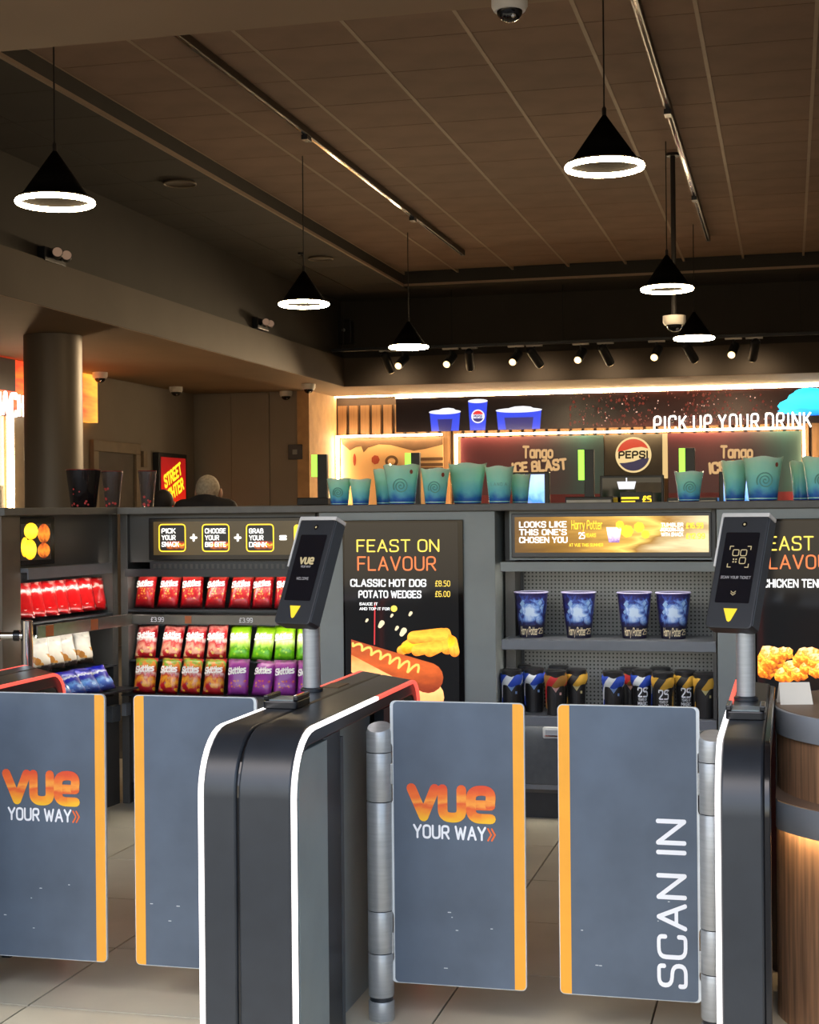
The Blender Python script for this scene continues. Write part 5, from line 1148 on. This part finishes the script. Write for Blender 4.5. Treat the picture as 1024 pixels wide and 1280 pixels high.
# ---- teal cups on the worktop
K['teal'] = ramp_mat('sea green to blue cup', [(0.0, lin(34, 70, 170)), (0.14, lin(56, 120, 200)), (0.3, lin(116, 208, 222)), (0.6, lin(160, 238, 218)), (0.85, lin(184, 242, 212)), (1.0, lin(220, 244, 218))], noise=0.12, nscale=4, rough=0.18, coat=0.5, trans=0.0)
K['teal_line'] = mat('pale embossed line', lin(120, 186, 172), 0.25); K['rust'] = mat('rust fleck', lin(150, 70, 50), 0.5)
def teal(label, x0_, x1_, y0_, y1_, t_, spiral=True, mark=False, word=None):
    c = at_t((x0_+x1_)/2, y1_, t_); Zd = (c-CAMP).dot(FW)
    r1 = (x1_-x0_)*Zd/FPX/2; H = (y1_-y0_)*Zd/FPX; r0 = r1*0.70
    t = thing('sea_green_cup', label, 'cup', (c.x, t_, CT_Z+0.001), rotz=math.radians(9), group='sea green cups on the worktop')
    ph = rnd.random()*6
    def fn(p, a):
        f = (p.z/H)**3; return Vector((p.x*(1+0.03*f*math.sin(3*a+ph)), p.y*(1+0.03*f*math.sin(3*a+ph)), p.z+0.022*H*f*math.sin(4*a+ph)))
    MB().lathe([(r0*0.93, 0), (r0, 0.012*H), (r0*1.06, 0.2*H), (r0*1.13, 0.4*H), (r0*1.23, 0.65*H), (r0*1.33, 0.85*H), (r1, H), (r1-0.003, H), (r0*1.18, 0.6*H), (r0*0.96, 0.06*H)], 28, fn=fn).build('cup_wall', K['teal'], t, smooth=True)
    rz = lambda z: r0*1.0+(r1-r0)*(z/H)**0.95+0.001
    w_ = wrap(rz)
    if spiral:
        q = []
        for k in range(46): a = k*0.36; rr = 0.0018+0.42*r1*k/45; q.append((rr*math.cos(a), H*0.46+rr*math.sin(a)))
        mb = MB(); mb.tube([tuple(w_(Vector((x, -0.0005, z)))) for x, z in q], 0.0026, 5); mb.build('spiral_relief', K['teal_line'], t, smooth=True)
    if mark:
        mb = MB(); mb.add([tuple(w_(Vector((x+r1*0.62, -0.0008, z+H*0.82)))) for x, z in ell(0, 0, 0.009, 0.011, 9)], [tuple(range(9))]); obj('rust_mark', mb_flat(mb, 'rust_mark'), K['rust'], t)
    if word: text(word, 0.014, K['teal_line'], t, (0, -rz(H*0.5)-0.002, H*0.48), align='c', weight=0.14, gap=3)
    MB().lathe([(r0*1.0, 0.03*H), (r0*1.03, 0.035*H), (r0*1.03, 0.06*H), (r0*1.0, 0.065*H)], 28, capb=False, capt=False).build('base_ring', K['teal'], t, smooth=True)
    return t
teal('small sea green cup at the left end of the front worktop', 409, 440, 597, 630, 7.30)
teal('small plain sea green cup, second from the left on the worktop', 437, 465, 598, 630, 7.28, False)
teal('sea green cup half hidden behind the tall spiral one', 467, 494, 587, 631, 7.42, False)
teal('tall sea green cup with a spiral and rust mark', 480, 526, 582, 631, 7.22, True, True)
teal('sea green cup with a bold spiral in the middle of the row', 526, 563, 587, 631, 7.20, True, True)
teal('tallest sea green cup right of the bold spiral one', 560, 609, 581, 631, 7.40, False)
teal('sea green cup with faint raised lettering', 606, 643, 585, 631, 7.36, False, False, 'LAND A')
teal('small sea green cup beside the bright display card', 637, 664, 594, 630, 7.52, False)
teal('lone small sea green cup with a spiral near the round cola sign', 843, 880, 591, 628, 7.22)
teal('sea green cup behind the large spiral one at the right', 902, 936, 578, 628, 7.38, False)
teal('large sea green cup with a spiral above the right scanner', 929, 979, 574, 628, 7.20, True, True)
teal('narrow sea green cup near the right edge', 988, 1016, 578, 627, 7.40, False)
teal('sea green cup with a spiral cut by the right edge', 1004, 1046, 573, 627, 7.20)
# ---- clear tumblers on the left worktop
K['glass'] = mat('smoky clear plastic', lin(150, 140, 136), 0.08, 0, 0.05, trans=0.85); K['darkglass'] = mat('black clear plastic', lin(26, 22, 24), 0.12, 0, 0.1, 6, coat=0.5)
K['redrim'] = mat('dark red rim', lin(120, 30, 30), 0.3); K['flecks'] = mat('red star print', lin(190, 60, 60), 0.4)
def clear(label, x0_, x1_, y0_, y1_, t_, m, ribs=0):
    c = at_t((x0_+x1_)/2, y1_, t_); Zd = (c-CAMP).dot(FW); r1 = (x1_-x0_)*Zd/FPX/2; H = (y1_-y0_)*Zd/FPX; r0 = r1*(0.74 if ribs else 0.66)
    t = thing('clear_cup', label, 'cup', (c.x, t_, CT_Z+0.001), rotz=0.2, group='tall cups on the left worktop')
    MB().lathe([(r0*0.95, 0), (r0, 0.006), (r1, H), (r1-0.003, H), (r0-0.003, 0.008)], 32, fn=(lambda p, a: Vector((p.x*(1+0.025*math.cos(ribs*a)), p.y*(1+0.025*math.cos(ribs*a)), p.z))) if ribs else None).build('cup_wall', m, t, smooth=True)
    MB().torus(r1-0.001, 0.0025, 32, 6, (0, 0, H)).build('rim', K['redrim'], t, smooth=True)
    r2 = random.Random(int(x0_)); w_ = wrap(lambda z: r0+(r1-r0)*z/H+0.001+0.026*r1*bool(ribs))
    for k in range(9):
        x = (r2.random()-0.5)*1.6*r0; z = 0.01+r2.random()**2*H*0.5; s_ = 0.004+0.004*r2.random(); mb = MB(); mb.add([tuple(w_(Vector((x+a, -0.0005, z+b)))) for a, b in ell(0, 0, s_, s_, 5)], [tuple(range(5))]); obj('star_print', mb_flat(mb, 'star_print'), K['flecks'], t)
    return t
clear('black ribbed cup on the left worktop', 83, 126, 588, 635, 7.15, K['darkglass'], 12)
clear('clear tall cup with a red rim beside the black ribbed cup', 127, 154, 590, 635, 7.22, K['glass'])
clear('clear tall cup with a red rim in front of the film poster', 173, 196, 590, 635, 7.25, K['glass'])
# ================================================================ BEHIND THE COUNTER
SB = 12.0                                  # service counter
svc = thing('service_counter', 'dark service counter hidden behind the cup row', 'counter', (0, SB, 0))
box('counter_front', -4.3, 2.4, 0.0, 0.06, 0, 1.02, K['counter_dark'], svc); box('counter_top', -4.35, 2.45, -0.65, 0.75, 1.02, 1.06, K['counter_top'], svc, 0.004); box('counter_back', -4.3, 2.4, 0.6, 0.66, 0, 1.02, K['counter_dark'], svc)
def till_pole(label, gx0, gx1, px1, ytop, gy1, t_=SB+0.45):
    c = at_t((gx0+px1)/2, 600, t_); Zd = (c-CAMP).dot(FW); sc_ = Zd/FPX
    t = thing('till_light', label, 'till light', (c.x, t_, 1.06), group='till lights'); cx = (gx0+px1)/2
    zt_ = at_t(cx, ytop, t_).z-1.06; zg = at_t(cx, gy1, t_).z-1.06
    box('pole', (gx1-cx)*sc_, (px1-cx)*sc_, -0.02, 0.03, 0, zt_, K['black'], t, 0.003)
    box('green_light', (gx0-cx)*sc_, (gx1-cx)*sc_, -0.025, 0.025, zg, zt_-0.002, K['green_led'], t, 0.003)
    box('pole_base', -0.10, 0.12, -0.08, 0.1, 0, 0.03, K['black'], t, 0.004)
till_pole('green lit till pole at the left end of the service counter', 390, 397.5, 410, 568, 596)
till_pole('green lit till pole behind the tall spiral cup', 507, 514.5, 525.5, 566, 584)
till_pole('green lit till pole left of the round cola sign', 723.5, 731, 743, 562, 600)
till_pole('green lit till pole behind the lone small cup', 849.5, 857, 869, 560, 592)
K['till'] = mat('black till plastic', lin(30, 28, 27), 0.35); K['till_silver'] = mat('silver till front', lin(180, 178, 172), 0.4, 0.3)
def printer(label, x0_, x1_, ytop, silver=True, t_=SB-0.45):
    a, b = at_t(x0_, 625, t_).x, at_t(x1_, 625, t_).x; zt_ = at_t((x0_+x1_)/2, ytop, t_).z-1.06
    t = thing('till_printer', label, 'till', ((a+b)/2, t_, 1.06), group='till printers'); h = (b-a)/2
    box('stand', -h*0.7, h*0.7, 0.0, 0.3, 0, zt_-0.06, K['till'], t); box('printer_body', -h, h, -0.02, 0.3, zt_-0.06, zt_, K['till'], t, 0.006)
    if silver: box('paper_tray', -h*0.94, h*0.94, -0.035, -0.02, zt_-0.06, zt_-0.022, K['till_silver'], t, 0.003)
printer('black till printer at the left end of the service counter', 372, 411, 622, False)
printer('till printer with a silver tray below the left frozen drink panel', 707, 767, 621)
printer('till printer with a silver tray behind the lone small cup', 834, 897, 622)
def display(label, x0_, x1_, ytop, pic_, t_=SB+0.15, frame=3):
    a, b = at_t(x0_, 610, t_).x, at_t(x1_, 610, t_).x; zt_ = at_t((x0_+x1_)/2, ytop, t_).z-1.06
    t = thing('till_display', label, 'display', ((a+b)/2, t_, 1.06), group='till displays'); h = (b-a)/2
    box('housing', -h, h, 0, 0.04, 0.12, zt_, K['till'], t, 0.005); box('stand', -0.06, 0.06, 0.01, 0.05, 0, 0.2, K['till'], t); box('foot', -0.12, 0.12, -0.05, 0.15, 0, 0.015, K['till'], t, 0.003)
    return t, h, zt_
K['ad'] = ramp_mat('bright blue and pink advert', [(0, lin(250, 170, 190)), (0.35, lin(150, 160, 240)), (0.55, lin(60, 130, 210)), (0.7, lin(140, 190, 240)), (1, lin(170, 190, 250))], noise=0.3, nscale=3, emission=1.0)
t, h, zt_ = display('small screen with a bright blue and pink advert', 640, 687, 590, None)
box('screen', -h+0.02, h-0.04, -0.004, 0, 0.15, zt_-0.02, K['ad'], t)
t, h, zt_ = display('small screen with a pink advert behind the right cups', 899, 940, 589, None)
box('screen', -h+0.035, h-0.02, -0.004, 0, 0.15, zt_-0.02, K['ad'], t)
t, h, zt_ = display('wide black till display with a small lit notice', 750, 830, 594, None)
box('screen', -h+0.02, h-0.02, -0.004, 0, 0.15, zt_-0.02, K['glass_black'], t); box('pale_corner', h-0.22, h-0.02, -0.006, -0.004, zt_-0.14, zt_-0.06, mat('grey painted reflection', lin(110, 100, 84), 0.6), t)  # the pale corner is a grey patch painted as a reflection on the glass
nb = MB().box(-0.09, 0.16, -0.03, -0.01, zt_-0.26, zt_-0.135).build('notice', K['till'], t)
[box('print_line', -0.08, 0.06-0.03*i, -0.031, -0.03, zt_-0.19-0.03*i, zt_-0.173-0.03*i, K['scr_yellow'], nb) for i in (0, 1)]; text('£5', 0.045, K['scr_yellow'], nb, (0.09, -0.032, zt_-0.215), weight=0.25)
flat('cup_icon', [(-0.10, zt_-0.11), (0.02, zt_-0.11), (0.035, zt_-0.05), (-0.115, zt_-0.05)], K['pic_white'], t, -0.006); flat('cup_icon', [(-0.045, zt_-0.05), (-0.035, zt_-0.05), (-0.035, zt_-0.02), (-0.045, zt_-0.02)], K['pic_white'], t, -0.006)
# ================================================================ PEOPLE
def skin_body(name, joints, edges, mats, parent, zsplit, root=0):
    me = bpy.data.meshes.new(name); me.from_pydata([j[0] for j in joints], edges, []); me.update()
    o = obj(name, me, None, parent)
    md = o.modifiers.new('skin', 'SKIN'); md.use_smooth_shade = True
    for i, j in enumerate(joints): me.skin_vertices[0].data[i].radius = j[1]; me.skin_vertices[0].data[i].use_root = (i == root)
    sb_ = o.modifiers.new('sub', 'SUBSURF'); sb_.levels = 2; sb_.render_levels = 2
    bpy.context.view_layer.update(); dg = bpy.context.evaluated_depsgraph_get()
    nm = bpy.data.meshes.new_from_object(o.evaluated_get(dg)); o.modifiers.clear(); o.data = nm
    nm.materials.clear()
    for m in mats: nm.materials.append(m)
    for p in nm.polygons: p.use_smooth = True; p.material_index = zsplit(p.center)
    return o
K['skin'] = mat('skin', lin(196, 146, 116), 0.6, 0, 0.06); K['jacket'] = mat('dark jacket', lin(34, 28, 26), 0.8, 0, 0.15, 20, 0.1); K['trouser'] = mat('dark trousers', lin(38, 38, 44), 0.85); K['grey_hair'] = mat('short grey hair', lin(176, 160, 136), 0.85, 0, 0.25, 60, 0.4); K['dark_hair'] = mat('dark hair', lin(34, 26, 22), 0.8, 0, 0.2, 60, 0.3)
def person(label, px_, ytop, Z, hair, turn, bow=0.0):
    c = at_Z(px_, ytop, Z); H = c.z; k = H/(1.72-bow)
    t = thing('person', label, 'person', (c.x, c.y, 0), rotz=turn)
    J = [((0, 0, .93), (.15, .11)), ((0, .005, 1.12), (.145, .105)), ((0, .005, 1.32), (.165, .11)), ((0, 0, 1.44), (.10, .085)), ((0, -.005, 1.49), (.058, .06)), ((0, .01, 1.56), (.066, .078)), ((0, .012, 1.63), (.076, .095)), ((0, .008, 1.69), (.055, .07)),
         ((.17, 0, 1.395), (.065, .065)), ((.215, -.01, 1.25), (.055, .055)), ((.235, .0, 1.09), (.045, .045)), ((.235, .07, .92), (.036, .036)), ((.23, .09, .84), (.036, .022)),
         ((-.17, 0, 1.395), (.065, .065)), ((-.215, -.01, 1.25), (.055, .055)), ((-.235, .0, 1.09), (.045, .045)), ((-.235, .07, .92), (.036, .036)), ((-.23, .09, .84), (.036, .022)),
         ((.095, 0, .84), (.092, .095)), ((.10, .01, .50), (.062, .065)), ((.10, -.02, .10), (.042, .045)), ((.105, .10, .035), (.045, .03)),
         ((-.095, 0, .84), (.092, .095)), ((-.10, .01, .50), (.062, .065)), ((-.10, -.02, .10), (.042, .045)), ((-.105, .10, .035), (.045, .03))]
    E = [(0, 1), (1, 2), (2, 3), (3, 4), (4, 5), (5, 6), (6, 7), (2, 8), (8, 9), (9, 10), (10, 11), (11, 12), (2, 13), (13, 14), (14, 15), (15, 16), (16, 17), (0, 18), (18, 19), (19, 20), (20, 21), (0, 22), (22, 23), (23, 24), (24, 25)]
    J = [((a[0]*k, a[1]*k, a[2]*k), (r[0]*k, r[1]*k)) for a, r in J]
    J = [((a[0], a[1]+(bow*0.8*k if i in (5, 6, 7) else bow*0.45*k if i == 4 else 0), a[2]-(bow*k if i in (5, 6, 7) else bow*0.45*k if i == 4 else 0)), r) for i, (a, r) in enumerate(J)]
    hy, hz = bow*0.8*k, -bow*k
    def zs_(p):
        z = p.z/k
        if z > 1.475-bow*0.3 and abs(p.x) < 0.1*k and p.y > bow*0.25*k-0.06*k: return 0
        if z < 0.89 and abs(p.x) > 0.19*k: return 0
        return 1 if z > 0.86 else 2
    skin_body('body', J, E, [K['skin'], K['jacket'], K['trouser']], t, zs_)
    hp_ = MB(); hp_.sphere((0, hy-0.012*k, hz+1.630*k), 0.092*k, 20, 12, (0.87, 1.02, 1.0))
    hp_.build('hair', hair, t, smooth=True)
    for s_ in (-1, 1): MB().sphere((s_*0.083*k, hy+0.015*k, hz+1.60*k), 0.026*k, 10, 6, (0.45, 0.8, 1.25)).build('ear', K['skin'], t, smooth=True)
    MB().sphere((0, hy+0.105*k, hz+1.595*k), 0.018*k, 8, 6, (0.8, 1.2, 1.5)).build('nose', K['skin'], t, smooth=True)
    for s_ in (-1, 1): MB().sphere((s_*0.032*k, hy+0.086*k, hz+1.622*k), 0.011*k, 8, 6).build('eye', K['white_plastic'], t, smooth=True)
    MB().sphere((0, hy+0.088*k, hz+1.557*k), 0.022*k, 8, 5, (1.1, 0.4, 0.3)).build('mouth', K['crimson'], t, smooth=True)
    MB().lathe([(0.078*k, 1.445*k), (0.070*k, 1.475*k), (0.066*k, 1.485*k)], 18, capb=False, capt=False).build('jacket_collar', K['jacket'], t, smooth=True)
    return t
person('person with short grey hair in a dark jacket seen from behind', 257, 593.5, 10.6, K['grey_hair'], math.radians(10), 0.10)
person('shorter person with dark hair in front of the film poster', 204, 612, 10.9, K['dark_hair'], math.radians(14))
# ================================================================ CEILING FITTINGS
def pendant(s, t_, zr, label, ztop=CZ, R=0.168, sh=0.235):
    t = thing('ring_pendant', label, 'pendant lamp', (s, t_, zr), group='ring pendant lamps')
    MB().torus(R, 0.0125, 56, 8).build('light_ring', K['ring'], t, smooth=True)
    cone = MB().lathe([(R-0.006, 0.012), (0.008, sh)], 40, capb=False, capt=False).build('cone_shade', K['shade'], t, smooth=True)
    cone.modifiers.new('thick', 'SOLIDIFY').thickness = 0.003
    MB().torus(R-0.002, 0.008, 56, 6, (0, 0, 0.016)).build('ring_carrier', K['shade'], t, smooth=True)
    MB().lathe([(0.010, sh-0.01), (0.010, sh+0.03), (0.004, sh+0.04)], 12).build('cable_grip', K['cord'], t, smooth=True)
    MB().tube([(0, 0, sh+0.03), (0, 0, ztop-zr)], 0.004, 6).build('cable', K['cord'], t)
    return t
ZR = 2.86
def ring_at(px_, py_, wpx, label, ztop=CZ):
    p = at_Z(px_, py_, 0.361*FPX/wpx); pendant(p.x, p.y, p.z, label, ztop)
ring_at(756, 209, 100, 'glowing ring pendant with a dark cone, largest at upper right', CZ-0.05)
ring_at(834, 361.5, 66, 'glowing ring pendant right of centre above the small white camera', CZ-0.05)
ring_at(868, 423, 51, 'small far ring pendant near the spotlight rail at right', CZ-0.05)
ring_at(69, 253, 99, 'glowing ring pendant at upper left with a dark cone', LZ)
ring_at(380, 380.5, 64, 'middle ring pendant left of centre', CZ-0.05)
ring_at(511, 434, 50, 'small far ring pendant above the cola cup screen', CZ-0.05)
K['track'] = mat('dark bronze track', lin(70, 58, 46), 0.35, 0.7)
def track(pa, pb, label):
    a = at_z(*pa, CZ-0.05); b = at_z(*pb, CZ-0.05); s = (a.x+b.x)/2
    t = thing('ceiling_track', label, 'light track', (s, a.y, CZ-0.05), group='ceiling tracks')
    L_ = b.y-a.y; box('track_bar', -0.018, 0.018, -1.2, L_, 0, 0.05, K['track'], t, 0.003); box('track_slot', -0.008, 0.008, -1.2, L_-0.02, -0.002, 0, K['chrome'], t); box('end_cap', -0.02, 0.02, L_, L_+0.03, -0.002, 0.05, K['black'], t)
    return t, a
t, a = track((222, 46), (578, 319), 'left ceiling track carrying pendant cables')
for q in ((378, 170), (510, 272)): p = at_z(*q, CZ-0.05); box('cable_adapter', -0.022, 0.022, p.y-a.y-0.05, p.y-a.y+0.05, -0.035, -0.002, K['black'], t, 0.003)
t, a = track((795, 0), (884, 301), 'right ceiling track carrying pendant cables')
for q in ((833, 138), (868, 246)): p = at_z(*q, CZ-0.05); box('cable_adapter', -0.022, 0.022, p.y-a.y-0.05, p.y-a.y+0.05, -0.035, -0.002, K['black'], t, 0.003)
# recessed ceiling speakers
for q, lab in (((225, 228), 'round recessed ceiling speaker nearer the left pendant'), ((401, 322.5), 'round recessed ceiling speaker above the middle pendant')):
    p = at_z(*q, LZ); t = thing('ceiling_speaker', lab, 'ceiling speaker', (p.x, p.y, LZ-0.012), group='ceiling speakers')
    MB().lathe([(0.115, 0.003), (0.12, 0.0), (0.12, 0.012)], 32).build('grille', K['bulk'], t, smooth=True); MB().torus(0.118, 0.006, 32, 6).build('bezel', K['frame'], t, smooth=True)
p = at_z(376, 316, LZ); t = thing('cable_hook', 'small ceiling hook holding the middle pendant cable', 'hook', (p.x, p.y, LZ)); MB().lathe([(0.03, -0.02), (0.03, 0)], 12).build('hook_plate', K['black'], t, smooth=True); MB().tube([(0, 0, -0.02), (0.03, 0, -0.035)], 0.006).build('hook_arm', K['black'], t)
# dome cameras
def dome(p, r, label, drop=0.0, dark=True):
    t = thing('dome_camera', label, 'security camera', (p.x, p.y, p.z), group='dome cameras')
    MB().lathe([(r, 0.0), (r, -0.55*r), (r*0.86, -0.8*r)], 28).build('housing', K['white_plastic'], t, smooth=True)
    prof = [(r*0.72*math.cos(math.radians(a)), -0.78*r-0.62*r*math.sin(math.radians(a))) for a in range(0, 91, 15)]; prof[-1] = (0.002, prof[-1][1])
    MB().lathe(prof, 24).build('dome_glass', K['glass_black'], t, smooth=True)
    MB().sphere((r*0.25, -r*0.35, -1.12*r), r*0.18, 10, 6).build('lens', K['chrome'], t, smooth=True)
    return t
for q, lab in (((125, 465.5), 'white dome camera beside the column'), ((220, 483.5), 'white dome camera above the film poster'), ((357.5, 489), 'white dome camera on the soffit, left of the bar corner'), ((386, 480), 'white dome camera at the corner of the drinks bar')):
    p = at_z(q[0], q[1], BZ-0.004); Zd = (p-CAMP).dot(FW)
    dome(p, 0.078, lab)
p = at_z(637, -4, 3.0); dm = dome(p, 0.055, 'chrome rimmed dome camera hanging from the entrance soffit at the top edge')
# camera hung on a pole
p0 = at_z(841, 192, CZ); pz = at_Z(842, 395, (p0-CAMP).dot(FW)).z
dome(Vector((p0.x, p0.y, pz)), 0.082, 'white dome camera hung on a long black pole')
t = thing('camera_pole', 'long black pole hanging from the ceiling to a white dome camera', 'pole', (p0.x, p0.y, pz)); MB().lathe([(0.018, 0.002), (0.018, CZ-pz)], 12).build('tube', K['cord'], t, smooth=True); MB().lathe([(0.05, CZ-pz-0.02), (0.05, CZ-pz)], 16).build('ceiling_rose', K['cord'], t, smooth=True)
# twin emergency spots on the bulkhead
K['lens'] = emit('pale lamp lens', lin(200, 160, 130), 0.22)
for q, lab in (((60, 321), 'twin head emergency lamp on the bulkhead at left'), ((322, 406), 'twin head emergency lamp farther along the bulkhead')):
    p = at_s(q[0], q[1], BX-0.05); t = thing('emergency_lamp', lab, 'emergency lamp', (BX-0.05, p.y, p.z), group='emergency lamps')
    box('lamp_base', 0, 0.06, -0.16, 0.16, -0.05, 0.05, K['black'], t, 0.005)
    for d in (-0.02, 0.12):
        o = MB().lathe([(0.025, 0), (0.038, 0.03), (0.038, 0.08)], 16).build('lamp_head', K['black'], t, (0.08, d, 0.0), smooth=True); o.rotation_euler = (math.radians(80), 0, math.radians(30))
        MB().lathe([(0.034, 0.08), (0.034, 0.083)], 16).build('lens', K['lens'], o)
p = at_t(433, 416, BT+0.04); t = thing('wall_speaker', 'black wall speaker on the bulkhead corner', 'speaker', (p.x, BT+0.05, p.z)); box('speaker_box', -0.09, 0.09, -0.12, 0, -0.14, 0.14, K['till'], t, 0.01); MB().sphere((0.0, -0.12, 0.02), 0.02, 8, 6).build('badge', K['steel'], t)
# spotlight rail before the bulkhead
RTt = 16.6
ra, rb = at_t(415, 440, RTt), at_t(1060, 417, RTt); rz_ = (ra.z+rb.z)/2
sr = thing('spotlight_rail', 'long black spotlight rail hung before the rear bulkhead', 'light rail', (ra.x, RTt, rz_))
box('rail_bar', 0, rb.x-ra.x, -0.02, 0.02, 0, 0.035, K['black'], sr, 0.003)
for px_ in (429, 565, 704, 1001): x = at_t(px_, 430, RTt).x-ra.x; MB().tube([(x, 0, 0.03), (x, 0, LZ+0.02-rz_)], 0.006, 6).build('drop_rod', K['cord'], sr)
K['spot'] = emit('spot lamp face', (1.0, 0.66, 0.28, 1), 2.2)
def spot(label, px_, py_, lit, tilt):
    base = at_t(px_, 430, RTt); t = thing('rail_spotlight', label, 'spotlight', (base.x, RTt, rz_), group='rail spotlights')
    box('adapter', -0.09, 0.09, -0.022, 0.022, -0.02, -0.0005, K['white_plastic'] if lit else K['till_silver'], t, 0.003)
    MB().tube([(0, 0, -0.02), (0, 0, -0.09)], 0.012, 8).build('stem', K['black'], t)
    o = MB().lathe([(0.045, -0.14), (0.05, -0.12), (0.05, 0.10), (0.03, 0.12)], 18).build('lamp_body', K['black'], t, (0, 0, -0.13), smooth=True)
    o.rotation_euler = tilt
    MB().lathe([(0.038, -0.146), (0.038, -0.141)], 18).build('lamp_face', K['spot'], o)
    return t
lits = [503, 563, 645, 726, 821, 917]; offs = [484, 587, 668, 757, 862, 943]
for i, px_ in enumerate(lits):
    spot('lit rail spotlight, %s from the left' % ORD[i], px_, 459, True, (math.radians(-62), 0, math.radians(-8)))
for i, px_ in enumerate(offs):
    spot('rail spotlight turned to the rear, %s from the left' % ORD[i], px_, 452, False, (math.radians(40), math.radians((-12, 5, -30, -24, -30, 14)[i]), 0))
for i, px_ in enumerate(offs):
    p = at_t(px_, 452, RTt); ld_ = bpy.data.lights.new('spot_beam', 'SPOT'); ld_.energy = 5; ld_.color = (1.0, 0.80, 0.55); ld_.spot_size = math.radians(140); ld_.spot_blend = 1.0; ld_.shadow_soft_size = 0.05
    lo_ = bpy.data.objects.new('spot_beam', ld_); COL.objects.link(lo_); lo_.location = (p.x, RTt+0.12, rz_-0.26); lo_.rotation_euler = Vector((0, 0.8, -0.5)).to_track_quat('-Z', 'Y').to_euler()
# light from the six lit spots
for i, px_ in enumerate(lits):
    p = at_t(px_, 452, RTt); ld_ = bpy.data.lights.new('spot_beam', 'SPOT'); ld_.energy = 120; ld_.color = (1.0, 0.74, 0.44); ld_.spot_size = math.radians(95); ld_.spot_blend = 0.8; ld_.shadow_soft_size = 0.05
    lo_ = bpy.data.objects.new('spot_beam', ld_); COL.objects.link(lo_); lo_.location = (p.x, RTt-0.22, rz_-0.25); lo_.rotation_euler = Vector((-0.1, -1.0, -0.55)).to_track_quat('-Z', 'Y').to_euler()
